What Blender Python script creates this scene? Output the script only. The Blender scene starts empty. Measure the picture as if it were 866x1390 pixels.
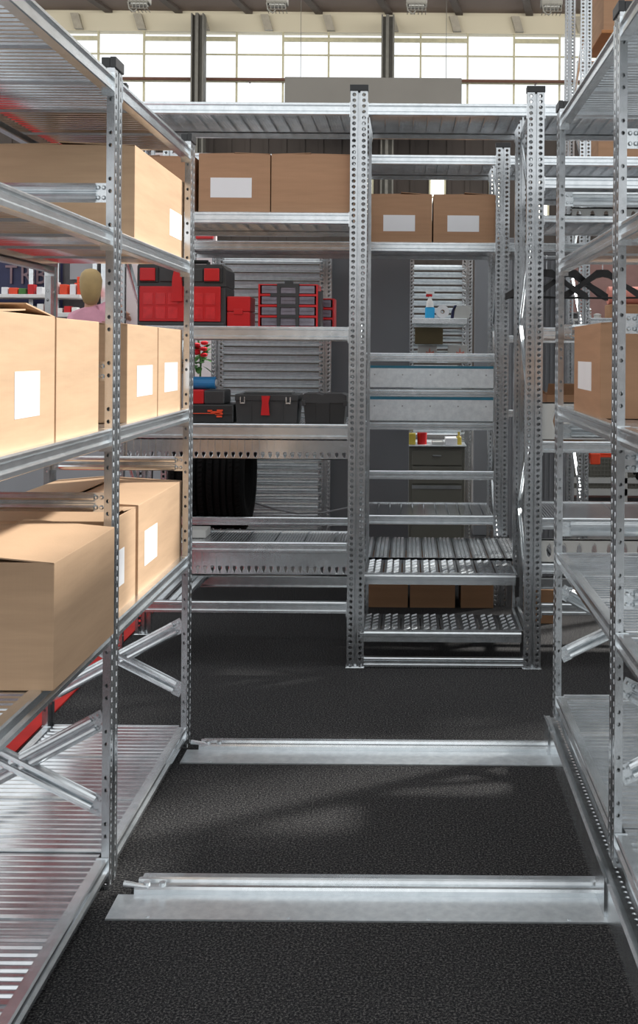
import bpy, bmesh, math, random
from mathutils import Vector, Matrix
R = math.radians
random.seed(7)
sc = bpy.context.scene
col = sc.collection
F = 1490.0; VX = 555.0; VY = 478.0; CZ = 1.38

def PX(px, Y): return (px - VX) * Y / F
def PZ(py, Y): return CZ - (py - VY) * Y / F

# ------------------------------------------------------------------ materials
def new_mat(name):
    m = bpy.data.materials.new(name); m.use_nodes = True
    nt = m.node_tree; b = nt.nodes['Principled BSDF']
    return m, nt, b

def noise(nt, scale, detail=2, rough=.5, vec=None, stretch=None):
    tc = nt.nodes.new('ShaderNodeTexCoord'); n = nt.nodes.new('ShaderNodeTexNoise')
    n.inputs['Scale'].default_value = scale; n.inputs['Detail'].default_value = detail
    n.inputs['Roughness'].default_value = rough
    if stretch:
        mp = nt.nodes.new('ShaderNodeMapping'); mp.inputs['Scale'].default_value = stretch
        nt.links.new(tc.outputs['Object'], mp.inputs['Vector']); nt.links.new(mp.outputs['Vector'], n.inputs['Vector'])
    else:
        nt.links.new(tc.outputs['Object'], n.inputs['Vector'])
    return n

def ramp(nt, src, stops):
    r = nt.nodes.new('ShaderNodeValToRGB')
    els = r.color_ramp.elements
    els[0].position, els[0].color = stops[0][0], (*stops[0][1], 1)
    els[1].position, els[1].color = stops[-1][0], (*stops[-1][1], 1)
    for p, c in stops[1:-1]:
        e = els.new(p); e.color = (*c, 1)
    nt.links.new(src, r.inputs['Fac'])
    return r

def metal(name, lo, hi, rough=.28, metallic=.9, scale=9, stretch=None, bump=.02):
    m, nt, b = new_mat(name)
    n = noise(nt, scale, 4, .6, stretch=stretch)
    r = ramp(nt, n.outputs['Fac'], [(.3, lo), (.7, hi)])
    nt.links.new(r.outputs['Color'], b.inputs['Base Color'])
    b.inputs['Metallic'].default_value = metallic
    rr = nt.nodes.new('ShaderNodeMapRange'); rr.inputs['To Min'].default_value = rough * .88; rr.inputs['To Max'].default_value = rough * 1.12
    nt.links.new(n.outputs['Fac'], rr.inputs['Value']); nt.links.new(rr.outputs['Result'], b.inputs['Roughness'])
    n2 = noise(nt, 60, 2, .5)
    bp = nt.nodes.new('ShaderNodeBump'); bp.inputs['Strength'].default_value = bump; bp.inputs['Distance'].default_value = .001
    nt.links.new(n2.outputs['Fac'], bp.inputs['Height'])
    if bump > .03: nt.links.new(bp.outputs['Normal'], b.inputs['Normal'])
    return m

def plain(name, c, rough=.5, metallic=0, var=.12, scale=8, bump=0, bscale=200, spec=.5):
    m, nt, b = new_mat(name)
    n = noise(nt, scale, 3)
    lo = tuple(x * (1 - var) for x in c); hi = tuple(min(1, x * (1 + var)) for x in c)
    r = ramp(nt, n.outputs['Fac'], [(.3, lo), (.7, hi)])
    nt.links.new(r.outputs['Color'], b.inputs['Base Color'])
    b.inputs['Roughness'].default_value = rough; b.inputs['Metallic'].default_value = metallic
    b.inputs['Specular IOR Level'].default_value = spec
    if bump:
        n2 = noise(nt, bscale, 3)
        bp = nt.nodes.new('ShaderNodeBump'); bp.inputs['Strength'].default_value = bump; bp.inputs['Distance'].default_value = .004
        nt.links.new(n2.outputs['Fac'], bp.inputs['Height']); nt.links.new(bp.outputs['Normal'], b.inputs['Normal'])
    return m

GALV = metal('galvanised', (.70, .74, .76), (.84, .87, .89), .25, .95, 26)
SHEET = metal('galvanised_sheet', (.66, .69, .71), (.82, .84, .86), .20, .95, 14)
POST = metal('galvanised_post', (.50, .52, .53), (.62, .64, .66), .25, .92, 24)
DULL = metal('dull_steel', (.30, .31, .32), (.42, .43, .44), .45, .8)
SATIN = metal('satin_panel', (.70, .74, .77), (.86, .90, .92), .36, .8, 40)
BLACKP = plain('black_plastic', (.018, .018, .019), .42)
DARKG = plain('dark_grey_plastic', (.035, .036, .038), .4)
RUBBER = plain('tyre_rubber', (.006, .006, .006), .85, spec=.15)
RED = plain('red_plastic', (.55, .008, .012), .32, var=.05)
REDT = plain('translucent_red', (.62, .03, .035), .2, var=.15, scale=30)
CLEAR = plain('smoky_drawer', (.22, .20, .24), .15, var=.3, scale=14)
WHITE = plain('white_plastic', (.75, .74, .72), .4, var=.04)
PAPER = plain('white_paper', (.82, .82, .84), .7, var=.02)
WPANEL = plain('pale_panel', (.50, .50, .48), .5, var=.05)
BLUE = plain('blue_plastic', (.03, .22, .50), .25)
CYAN = plain('blue_liquid', (.02, .42, .80), .15, var=.05)
TEAL = plain('teal_strip', (.02, .16, .24), .4)
ORANGE = plain('orange_paint', (.80, .07, .02), .4)
GREEN = plain('leaf_green', (.05, .16, .03), .5, var=.4)
FLOWER = plain('red_petal', (.60, .01, .02), .5)
KHAKI = plain('khaki_enamel', (.155, .15, .125), .45, var=.05)
PINKW = plain('rose_white_paint', (.74, .66, .66), .6, var=.03)
GREYW = plain('grey_paint', (.20, .205, .22), .6, var=.06, scale=2)
LGREY = plain('light_grey_paint', (.34, .35, .37), .6, var=.05, scale=2)
CREAM = plain('cream_plaster', (.62, .57, .44), .8, var=.04, scale=.5)
BROWNC = plain('taupe_ceiling', (.20, .155, .135), .8, var=.06, scale=.6)
DARKW = plain('dark_brown_wall', (.045, .035, .03), .8, var=.25, scale=.6)
COLM = plain('column_paint', (.13, .125, .11), .6)
BILLB = plain('grey_board', (.14, .132, .12), .7, var=.06, scale=1)
NAVY = plain('navy_panel', (.018, .02, .07), .4)
TAUPE = plain('taupe_letters', (.22, .14, .16), .5)
PINKR = plain('pink_paper', (.60, .22, .17), .5)
YELLOW = plain('yellow_print', (.55, .42, .06), .5)
SKIN = plain('skin', (.52, .28, .19), .5)
PINKS = plain('pink_cloth', (.62, .30, .38), .8)
HAIR = plain('blond_hair', (.40, .28, .12), .6)
CLOTHB = plain('blue_cloth', (.05, .12, .35), .8)
REDC = plain('red_carpet', (.50, .014, .010), .9, bump=.3)

def cardboard(name, c):
    m, nt, b = new_mat(name)
    n = noise(nt, 3, 4, .6, stretch=(1, 1, 10))
    lo = tuple(x * .90 for x in c); hi = tuple(x * 1.07 for x in c)
    r = ramp(nt, n.outputs['Fac'], [(.3, lo), (.7, hi)])
    nt.links.new(r.outputs['Color'], b.inputs['Base Color'])
    b.inputs['Roughness'].default_value = .75; b.inputs['Specular IOR Level'].default_value = .25
    w = noise(nt, 6, 2, .5, stretch=(30, 30, 1))
    bp = nt.nodes.new('ShaderNodeBump'); bp.inputs['Strength'].default_value = .12; bp.inputs['Distance'].default_value = .003
    nt.links.new(w.outputs['Fac'], bp.inputs['Height']); nt.links.new(bp.outputs['Normal'], b.inputs['Normal'])
    return m
CARD = cardboard('cardboard', (.55, .37, .235))
CARDB = cardboard('brown_cardboard', (.42, .245, .145))
CARDD = cardboard('dark_cardboard', (.36, .20, .11))

def carpet():
    m, nt, b = new_mat('charcoal_carpet')
    n = noise(nt, 175, 4, .85)
    r = ramp(nt, n.outputs['Fac'], [(.34, (.006, .006, .007)), (.50, (.028, .028, .031)), (.66, (.27, .26, .25))])
    n3 = noise(nt, 1.7, 3, .6)
    mx = nt.nodes.new('ShaderNodeMixRGB'); mx.blend_type = 'MULTIPLY'; mx.inputs['Fac'].default_value = .35
    nt.links.new(r.outputs['Color'], mx.inputs['Color1']); nt.links.new(n3.outputs['Fac'], mx.inputs['Color2'])
    nt.links.new(mx.outputs['Color'], b.inputs['Base Color'])
    b.inputs['Roughness'].default_value = .95; b.inputs['Specular IOR Level'].default_value = .15
    bp = nt.nodes.new('ShaderNodeBump'); bp.inputs['Strength'].default_value = .8; bp.inputs['Distance'].default_value = .006
    nt.links.new(n.outputs['Fac'], bp.inputs['Height']); nt.links.new(bp.outputs['Normal'], b.inputs['Normal'])
    return m
CARPET = carpet()

# ------------------------------------------------------------------ mesh builder
class MB:
    def __init__(s): s.v = []; s.f = []
    def add(s, vs, fs):
        o = len(s.v); s.v += [tuple(v) for v in vs]; s.f += [tuple(i + o for i in f) for f in fs]
        return s
    def box(s, x0, y0, z0, x1, y1, z1):
        vs = [(x0,y0,z0),(x1,y0,z0),(x1,y1,z0),(x0,y1,z0),(x0,y0,z1),(x1,y0,z1),(x1,y1,z1),(x0,y1,z1)]
        return s.add(vs, [(0,3,2,1),(4,5,6,7),(0,1,5,4),(1,2,6,5),(2,3,7,6),(3,0,4,7)])
    def bbox(s, x0, y0, z0, x1, y1, z1, b=.004):
        "box with chamfered edges"
        bm = bmesh.new(); bmesh.ops.create_cube(bm, size=1)
        for v in bm.verts:
            v.co = Vector(((x0+x1)/2 + v.co.x*(x1-x0), (y0+y1)/2 + v.co.y*(y1-y0), (z0+z1)/2 + v.co.z*(z1-z0)))
        bmesh.ops.bevel(bm, geom=bm.edges[:], offset=b, segments=2, affect='EDGES', profile=.5)
        bm.verts.index_update()
        s.add([v.co[:] for v in bm.verts], [tuple(v.index for v in f.verts) for f in bm.faces]); bm.free()
        return s
    def ext(s, prof, o, U, V, W, L, closed=True, caps=True):
        "extrude a 2D outline (in U,V) from o along W by L"
        o, U, V, W = Vector(o), Vector(U), Vector(V), Vector(W)
        n = len(prof)
        a = [o + U*p[0] + V*p[1] for p in prof]; b = [p + W*L for p in a]
        fs = [(i, (i+1) % n, n + (i+1) % n, n + i) for i in range(n if closed else n-1)]
        if closed and caps: fs += [tuple(range(n))[::-1], tuple(range(n, 2*n))]
        return s.add(a + b, fs)
    def tube(s, p, q, r, n=10, r2=None, caps=True):
        p, q = Vector(p), Vector(q); W = (q-p); L = W.length; W.normalize()
        A = Vector((0,0,1)) if abs(W.z) < .9 else Vector((1,0,0))
        U = W.cross(A).normalized(); V = W.cross(U)
        r2 = r if r2 is None else r2
        vs = [p + (U*math.cos(t) + V*math.sin(t))*r for t in [2*math.pi*i/n for i in range(n)]]
        vs += [q + (U*math.cos(t) + V*math.sin(t))*r2 for t in [2*math.pi*i/n for i in range(n)]]
        fs = [(i, (i+1) % n, n+(i+1) % n, n+i) for i in range(n)]
        if caps: fs += [tuple(range(n))[::-1], tuple(range(n, 2*n))]
        return s.add(vs, fs)
    def path(s, pts, r, n=8):
        for a, b in zip(pts, pts[1:]): s.tube(a, b, r, n)
        return s
    def lathe(s, prof, c, axis='z', n=24):
        "prof: (radius, height) list"
        c = Vector(c); m = len(prof); vs = []
        for i in range(n):
            t = 2*math.pi*i/n
            for r, h in prof:
                a, b = r*math.cos(t), r*math.sin(t)
                vs.append(c + (Vector((a,b,h)) if axis == 'z' else Vector((h,a,b)) if axis == 'x' else Vector((a,h,b))))
        fs = [(i*m+j, ((i+1) % n)*m+j, ((i+1) % n)*m+j+1, i*m+j+1) for i in range(n) for j in range(m-1)]
        return s.add(vs, fs)
    def mesh(s, name, mat, smooth=False, origin=(0,0,0)):
        me = bpy.data.meshes.new(name); o = Vector(origin)
        me.from_pydata([tuple(Vector(v) - o) for v in s.v], [], s.f); me.materials.append(mat)
        bm = bmesh.new(); bm.from_mesh(me); bmesh.ops.recalc_face_normals(bm, faces=bm.faces); bm.to_mesh(me); bm.free()
        if smooth: me.shade_smooth() if hasattr(me, 'shade_smooth') else None
        me.update(); return me
    def build(s, name, mat, parent=None, smooth=False):
        "vertices are in world space; the parent chain only translates"
        org = world_loc(parent) if parent else Vector((0,0,0))
        me = s.mesh(name, mat, smooth, org)
        o = bpy.data.objects.new(name, me); col.objects.link(o)
        if parent: o.parent = parent
        return o

def world_loc(o):
    v = Vector((0,0,0))
    while o: v += o.location; o = o.parent
    return v

def inst(name, me, parent, loc, rot=0):
    "object from a shared mesh, at a world place"
    o = bpy.data.objects.new(name, me); col.objects.link(o)
    o.parent = parent; o.location = Vector(loc) - (world_loc(parent) if parent else Vector((0,0,0)))
    o.rotation_euler = (0, 0, rot)
    return o

def thing(name, label, cat, loc, group=None):
    o = bpy.data.objects.new(name, None); col.objects.link(o); o.location = loc
    o.empty_display_size = .1
    return tag(o, label, cat, group)
def tag(o, label, cat, group=None):
    o['label'] = label; o['category'] = cat
    if group: o['group'] = group
    return o
def struct(name, mb, mat, parent=None):
    o = mb.build(name, mat, parent)
    if not parent: o['kind'] = 'structure'
    return o

# ------------------------------------------------------------------ rack components
def hole_cells(mb, o, U, V, N, w, p, count, hw, hh, dip=.0015, tear=False):
    "a strip of cells each pierced by one eight-sided hole"
    o, U, V, N = Vector(o), Vector(U), Vector(V), Vector(N)
    for k in range(count):
        c = o + V*(p*(k+.5))
        outer = [(-w/2,-p/2),(0,-p/2),(w/2,-p/2),(w/2,0),(w/2,p/2),(0,p/2),(-w/2,p/2),(-w/2,0)]
        inner = [(-.7*hw,-.7*hh),(0,-hh),(.7*hw,-.7*hh),(hw,0),(.7*hw,.7*hh),(0,hh),(-.7*hw,.7*hh),(-hw,0)]
        if tear: inner = [(-.3*hw,-.8*hh),(0,-hh),(.3*hw,-.8*hh),(.8*hw,.1*hh),(.8*hw,.75*hh),(0,hh),(-.8*hw,.75*hh),(-.8*hw,.1*hh)]
        mid = [(a*1.35, b*1.3) for a, b in inner]
        vs = [c + U*a + V*b for a, b in outer] + [c + U*a + V*b for a, b in mid] + [c + U*a + V*b - N*dip*2 for a, b in inner]
        fs = [(i, (i+1) % 8, 8+(i+1) % 8, 8+i) for i in range(8)] + [(8+i, 8+(i+1) % 8, 16+(i+1) % 8, 16+i) for i in range(8)]
        mb.add(vs, fs)

def upright_mesh(H, w=.075, d=.030, pitch=.025, hw=.0068, hh=.0066):
    mb = MB(); n = int(H / pitch); p = H / n; g = .0055
    sw = w/2 - g
    for sx in (-1, 1):
        hole_cells(mb, (sx*(g + sw/2), 0, 0), (1,0,0), (0,0,1), (0,-1,0), sw, p, n, hw, hh, dip=.0022)
        # groove in the middle
        mb.add([(sx*g,0,0),(sx*(g-.001),.016,0),(sx*(g-.001),.016,H),(sx*g,0,H)], [(0,1,2,3)])
        # side wall with bolt holes, rear lip
        m = int(H / .112); q = H / m
        for j in range(m):
            hole_cells(mb, (sx*w/2, d*.5, j*q), (0,1,0), (0,0,1), (sx,0,0), d, q*.27, 2, .0036, .0042)
            z0_, z1_ = j*q + q*.54, (j+1)*q
            mb.add([(sx*w/2,0,z0_),(sx*w/2,d,z0_),(sx*w/2,d,z1_),(sx*w/2,0,z1_)], [(0,1,2,3)])
        mb.add([(sx*w/2,d,0),(sx*w/2,d,H),(sx*(w/2-.014),d,H),(sx*(w/2-.014),d,0)], [(0,1,2,3)])
        mb.add([(sx*(w/2-.014),d,0),(sx*(w/2-.014),d,H),(sx*(w/2-.014),d-.008,H),(sx*(w/2-.014),d-.008,0)], [(0,1,2,3)])
    mb.add([(-g+.001,.016,0),(g-.001,.016,0),(g-.001,.016,H),(-g+.001,.016,H)], [(0,1,2,3)])
    return mb.mesh('upright', POST)

def cap_mesh(w=.075, d=.030):
    mb = MB()
    mb.bbox(-w/2-.003, -.004, -.022, w/2+.003, .012, .006, .002)
    mb.bbox(-w/2-.003, .012, -.022, -.010, d+.004, .004, .002)
    mb.bbox(.010, .012, -.022, w/2+.003, d+.004, .004, .002)
    return mb.mesh('end_cap', BLACKP)
CAP = cap_mesh()
UPR = {}
def add_upright(parent, x, y, z0, H, rot, slim=False):
    key = (H, slim)
    if key not in UPR: UPR[key] = upright_mesh(H, d=.020, pitch=.0275, hw=.0045, hh=.0085) if slim else upright_mesh(H)
    u = inst('upright', UPR[key], parent, (x, y, z0), rot)
    c = bpy.data.objects.new('end_cap', CAP); col.objects.link(c); c.parent = u; c.location = (0, 0, H)
    return u

def beam_prof(h, d=.028):
    "stepped shelf beam outline; u = outward, v = up, top at 0"
    return [(-d,0),(-.004,0),(0,-.004),(0,-.010),(-.007,-.016),(-.007,-h+.018),(0,-h+.012),(0,-h+.002),(-.003,-h),(-d,-h),(-d,-h+.004),(-.011,-h+.004),(-.011,-.006),(-d,-.006)]
def add_beam(parent, p, q, h, out, name='shelf_beam', mat=None, d=.028):
    p, q = Vector(p), Vector(q); W = (q-p); L = W.length; W.normalize()
    mb = MB().ext(beam_prof(h, d), p, out, (0,0,1), W, L)
    o = Vector(out)
    for e, s in ((p, 1), (q, -1)):      # hooked end plates
        a = e + W*s*.001; b = e + W*s*.004
        vs = [a - o*.03, a + o*.004, b + o*.004, b - o*.03]
        z0, z1 = -h-.012, .002
        mb.add([v + Vector((0,0,z0)) for v in vs] + [v + Vector((0,0,z1)) for v in vs],
               [(0,1,2,3),(4,5,6,7),(0,1,5,4),(1,2,6,5),(2,3,7,6),(3,0,4,7)])
    return mb.build(name, mat or GALV, parent)

def corrugated(L, pitch=.0125, amp=.0032, seam=.1):
    "sheet cross-section: (along, height)"
    pts = []; n = int(L / pitch); pitch = L / n; k = max(1, round(seam / pitch))
    for i in range(n):
        a = i*pitch
        if i % k == 0:
            w_ = min(pitch, .013)
            pts += [(a,0),(a+w_*.12,-.014),(a+w_*.36,-.014),(a+w_*.48,0),(a+pitch*.78,0),(a+pitch*.9,-amp)]
        else: pts += [(a,-amp),(a+pitch*.25,-amp),(a+pitch*.38,-amp*.15),(a+pitch*.46,0),(a+pitch*.74,0),(a+pitch*.82,-amp*.15),(a+pitch*.95,-amp)]
    pts.append((L, 0))
    return pts
def add_shelf(parent, x0, x1, y0, y1, z, ribs, mat=None, pitch=.0125, seam=.1, name='shelf_panel', amp=.0032):
    "ribs 'x': ribs run along X (profile varies in Y); 'y' the other way"
    mb = MB()
    if ribs == 'x':
        top = corrugated(y1-y0, pitch, amp, seam); prof = top + [(a, b-.0016) for a, b in reversed(top)]
        mb.ext(prof, (x0, y0, z), (0,1,0), (0,0,1), (1,0,0), x1-x0, caps=False)
        mb.box(x0, y0, z-.022, x0+.0015, y1, z-.001); mb.box(x1-.0015, y0, z-.022, x1, y1, z-.001)
    else:
        top = corrugated(x1-x0, pitch, amp, seam); prof = top + [(a, b-.0016) for a, b in reversed(top)]
        mb.ext(prof, (x0, y0, z), (1,0,0), (0,0,1), (0,1,0), y1-y0, caps=False)
        mb.box(x0, y0, z-.022, x1, y0+.0015, z-.001); mb.box(x0, y1-.0015, z-.022, x1, y1, z-.001)
    return mb.build(name, mat or SHEET, parent)

def brace_prof(h=.05):
    r = h*.215; pts = [(0, h/2)]
    for c in (h*.24, -h*.24):
        pts.append((0.002, c + r*1.05))
        for k in range(7):
            t = math.pi/2 - math.pi*k/6
            pts.append((.003 + .013*math.cos(t), c + r*math.sin(t)))
        pts.append((0.002, c - r*1.05))
    pts += [(0, -h/2), (-.0015, -h/2), (-.0015, h/2)]
    return pts
def add_brace(parent, p, q, out, name, h=.05):
    p, q = Vector(p), Vector(q); W = q-p; L = W.length; W.normalize(); o = Vector(out)
    V = W.cross(o).normalized()
    mb = MB().ext(brace_prof(h), p + W*.03, o, V, W, L-.06)
    for e, s in ((p, 1), (q, -1)):
        a = e; b = e + W*s*.034
        vs = [a - V*h*.5, b - V*h*.5, b + V*h*.5, a + V*h*.5]
        vs2 = [v + o*.003 for v in vs]
        mb.add(vs + vs2, [(0,1,2,3),(4,5,6,7),(0,1,5,4),(1,2,6,5),(2,3,7,6),(3,0,4,7)])
        # crimped bumps of the flattened end
        for k in (-1, 1):
            for j in (0, 1):
                c = e + W*s*(.012 + .014*j) + V*k*h*.26
                mb.tube(c + o*.003, c + o*.008, .0062, 8, .003)
    return mb.build(name, GALV, parent, smooth=False)

# =================================================================== SETTING
struct('floor', MB().box(-26, -9, -.05, 22, 31, 0), CARPET)
rc = MB(); rc.box(-3.5, 1.6, 0, -1.335, 5.9, .006).build('red_carpet', REDC)
tag(bpy.data.objects['red_carpet'], 'bright red carpet lying on the charcoal carpet behind the left rack', 'carpet')

# far hall wall: dark below, windows above
YW = 30.0
w = MB(); w.box(-26, YW, 0, 22, YW+.3, 8.1)
for i in range(-50, 44):
    w.box(i*.5, YW-.04, 0, i*.5+.12, YW, 8.1)
struct('wall_back', w, DARKW)
w = MB(); w.box(-26, YW, 10.1, 22, YW+.3, 10.66)
struct('wall_upper', w, CREAM)
rib = MB()
for px in (16, 100, 185, 271, 357, 441, 527, 612, 696, 781):
    x = PX(px, YW)
    rib.ext([(0,0),(.22,0),(.10,.42),(-.12,.42)], (x, YW, 10.12), (1,0,0), (0,0,1), (0,-1,0), .16)
struct('trim_1', rib, plain('bracket_beige', (.36, .33, .27), .7))
c = MB(); c.box(-26, 27.2, 10.66, 22, YW+.3, 10.9)
struct('ceiling', c, BROWNC)
rb = MB()
for px in range(-240, 1000, 95):
    x = PX(px, YW)
    rb.ext([(0,0),(.2,0),(.2,-.08),(0,-.08)], (x, YW-.05, 10.66), (1,0,0), (0,0,1), (-.18,-1,0), 2.7)
struct('trim_2', rb, plain('rib_dark', (.10, .08, .07), .7))
# windows
GLASS, gnt, gb = new_mat('window_glass')
gb.inputs['Transmission Weight'].default_value = 1; gb.inputs['Roughness'].default_value = .0; gb.inputs['IOR'].default_value = 1.0; gb.inputs['Base Color'].default_value = (1,1,1,1)
FRAME = plain('window_frame_paint', (.50, .47, .32), .5)
mull = [-350,-287,-224,-161,-98,-35,4,67,130,192,318,381,443,568,632,695,757,820,883,946,1010]
segs = sorted(mull)
for i, (a, b) in enumerate(zip(segs, segs[1:])):
    x0, x1 = PX(a, YW), PX(b, YW)
    fr = MB()
    fr.box(x0-.025, YW+.02, 8.1, x0+.025, YW+.10, 10.1)
    for z in (8.75, 9.49): fr.box(x0+.025, YW+.03, z-.02, x1-.025, YW+.08, z+.02)
    if i % 2 == 1 or a in (192, 443): fr.box(x0+.025, YW+.02, 9.86, x1-.025, YW+.10, 9.97)
    f = struct('window_%d' % (i+1), fr, FRAME)
    g = MB().box(x0+.025, YW+.11, 8.1, x1-.025, YW+.12, 10.1).build('pane', GLASS, f)
pp = MB().tube((-20, YW-.25, 8.74), (15, YW-.25, 8.74), .045, 8)
for x in (-12, -8.2, -4.4, -.6, 3.4, 7.2): pp.box(x-.02, YW-.25, 8.70, x+.02, YW+.04, 8.74)
tag(pp.build('pipe', plain('rust_pipe', (.13, .06, .04), .6)), 'thin brown pipe running along the tall windows', 'pipe')

# small lit openings low in the dark wall
LIT, lnt, lb = new_mat('lit_opening')
lb.inputs['Emission Color'].default_value = (1, .95, .82, 1); lb.inputs['Emission Strength'].default_value = 1.6
for i, (a, b) in enumerate(((490, 503), (583, 601), (664, 676), (729, 741))):
    f = MB(); x0, x1 = PX(a, YW), PX(b, YW); z0, z1 = PZ(300, YW), PZ(236, YW)
    f.box(x0-.05, YW-.08, z0-.05, x0, YW-.02, z1+.05); f.box(x1, YW-.08, z0-.05, x1+.05, YW-.02, z1+.05)
    f.box(x0, YW-.08, z1, x1, YW-.02, z1+.05); f.box(x0, YW-.08, z0-.05, x1, YW-.02, z0)
    f.box(x0, YW-.08, (z0+z1)/2-.02, x1, YW-.05, (z0+z1)/2+.02)
    fo = struct('window_%d' % (40+i), f, FRAME)
    MB().box(x0, YW-.05, z0, x1, YW-.04, z1).build('pane', LIT, fo)

# hall sides (they shade and reflect, and would be seen from other positions)
SIDEW = plain('hall_side_paint', (.16, .15, .15), .8, var=.2, scale=.3)
struct('wall_left', MB().box(-14.3, -9, 0, -14, YW, 2.3), SIDEW)
struct('wall_right', MB().box(12, -9, 0, 12.3, YW, 2.3), SIDEW)
g_ = MB()
for k in range(8):
    y = 24 - k*4.4; g_.box(-14, y-.3, 10.66, 12, y+.3, 11.3)
struct('shade_girders', g_, COLM)  # unseen roof girders added to vary reflections and break up sun; first carries floodlights
struct('wall_front', MB().box(-14, -9.3, 0, 12, -9, 2.6), SIDEW)

# columns
for i, (px, lab) in enumerate(((266.5, 'dark steel column before the tall windows, left of the grey board'), (523.5, 'dark steel column before the tall windows, behind the grey board'))):
    x = PX(px, 29.2); m = MB(); h = 10.3
    m.box(x-.17, 29.0, 0, x-.13, 29.4, h); m.box(x+.13, 29.0, 0, x+.17, 29.4, h); m.box(x-.13, 29.18, 0, x+.13, 29.22, h)
    m.box(x-.05, 28.98, 0, x+.03, 29.18, h)
    tag(m.build('steel_column', COLM), lab, 'column', 'columns by the windows')
# grey board
m = MB(); x0, x1 = PX(384, 28), PX(624, 28)
b_ = thing('hanging_board', 'large blank grey board hanging high before the windows', 'board', ((x0+x1)/2, 28, 7.2))
m.bbox(x0, 27.95, 7.2, x1, 28.05, PZ(106, 28), .02).build('board', BILLB, b_)
m = MB()
for x in (x0+.4, x1-.4): m.tube((x, 28, PZ(106, 28)), (x, 28, 10.66), .008, 6)
m.build('cable', COLM, b_)
# floodlights
for i, (px, lab) in enumerate(((186, 'leftmost of the four floodlights under the ceiling'), (373, 'second floodlight from the left under the ceiling'), (562, 'third floodlight from the left under the ceiling'), (745, 'rightmost of the four floodlights under the ceiling'))):
    Y = 24; x = PX(px, Y); z = PZ(7, Y)
    t = thing('floodlight', lab, 'lamp', (x, Y, z), 'floodlights under the hall ceiling')
    m = MB(); m.bbox(x-.23, Y-.15, z-.02, x+.23, Y+.15, z+.22, .03); m.tube((x, Y, z+.2), (x, Y, z+.42), .05)
    m.build('housing', COLM, t)
    m = MB(); m.tube((x, Y, z+.4), (x, Y, 10.66), .025, 8); m.build('rod', COLM, t)
    m = MB()
    for k in range(6): m.tube((x-.2+k*.08, Y-.16, z-.16), (x-.2+k*.08, Y-.16, z+.02), .008, 6); m.tube((x-.2+k*.08, Y-.16, z-.16), (x-.2+k*.08, Y+.14, z-.16), .008, 6)
    for k in range(3): m.tube((x-.2, Y-.16, z-.16+k*.07), (x+.2, Y-.16, z-.16+k*.07), .008, 6)
    m.path([(x-.22,Y-.16,z-.02),(x-.18,Y-.16,z-.18),(x-.08,Y-.16,z-.24),(x-.02,Y-.16,z-.18)], .014)
    m.build('wire_guard', COLM, t)
    MB().bbox(x-.17, Y-.12, z-.05, x+.17, Y+.12, z-.02, .01).build('lens', WPANEL, t)

# =================================================================== FOREGROUND RACKS
UW = .075
def side_rack(name, label, xf, sgn, z0, H, levels, braces, xb, YF):
    """xf aisle face, sgn = direction of aisle (+1: aisle on +X)"""
    t = thing(name, label, 'rack', (xf - sgn*.25, 2.8, 0))
    D = .5; xr = xf - sgn*D
    for yi, y in enumerate(YF):
        yc = y + UW/2
        add_upright(t, xf, yc, z0, H, math.pi/2 if sgn > 0 else -math.pi/2, True)
        add_upright(t, xr, yc, z0, H, -math.pi/2 if sgn > 0 else math.pi/2, True)
        yb = y + .022
        xa, xc = xf - sgn*.019, xr + sgn*.019
        for z in braces: add_brace(t, (xa, yb, z), (xc, yb, z), (0,-1,0), 'horizontal_brace')
        add_brace(t, (xa, yb, xb[1]), (xc, yb, xb[0]), (0,-1,0), 'diagonal_brace')
        add_brace(t, (xa, yb-.004, xb[0]+.02), (xc, yb-.004, xb[1]-.0), (0,-1,0), 'diagonal_brace')
    for lv, z in enumerate(levels):
        hb = .046
        for ya, yb in ((YF[0]+UW, YF[1]), (YF[1]+UW, YF[2])):
            add_beam(t, (xf - sgn*.003, ya, z), (xf - sgn*.003, yb, z), hb, (sgn,0,0))
            add_beam(t, (xr + sgn*.003, ya, z), (xr + sgn*.003, yb, z), hb, (-sgn,0,0))
            a, b = sorted((xf - sgn*.032, xr + sgn*.032))
            add_shelf(t, a, b, ya-.035, yb+.035, z-.004, 'x', pitch=.030, amp=.006, seam=.33)
    return t

left = side_rack('metal_shelving', 'tall galvanised shelving unit on the left of the aisle holding cream cartons', -.758, 1, 0, 2.125,
                 [2.088, 1.692, 1.178, .668, .078], [1.785, 1.325, .987], (.18, .43), [1.81, 2.81, 3.79])
right = side_rack('metal_shelving', 'galvanised shelving unit on the right of the aisle, raised on a base rail', .515, -1, .112, 2.135,
                  [2.21, 1.705, 1.20, .69, .195], [1.915, 1.455, 1.11, .77], (.31, .555), [1.64, 2.71, 3.79])
# base rail under the right rack
m = MB()
m.ext([(0,0),(0,.085),(.006,.092),(.018,.092),(.018,.086),(.05,.086),(.05,.11),(.056,.11),(.056,.0)], (.492, 1.7, 0), (1,0,0), (0,0,1), (0,1,0), 2.2)
m.build('base_rail', GALV, right)
m = MB(); n = 86
hole_cells(m, (.527-.0, 1.7, .0925), (1,0,0), (0,1,0), (0,0,1), .034, .0253, n, .004, .005)
m.build('perforated_strip', POST, right)
MB().box(.96, 1.7, 0, 1.01, 3.9, .11).build('base_rail', GALV, right)
m = MB()
for y in (2.74, 3.82):
    MB().box(.486, y-.06, 0, .492, y+.06, .10).build('end_bracket', POST, right)

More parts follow.
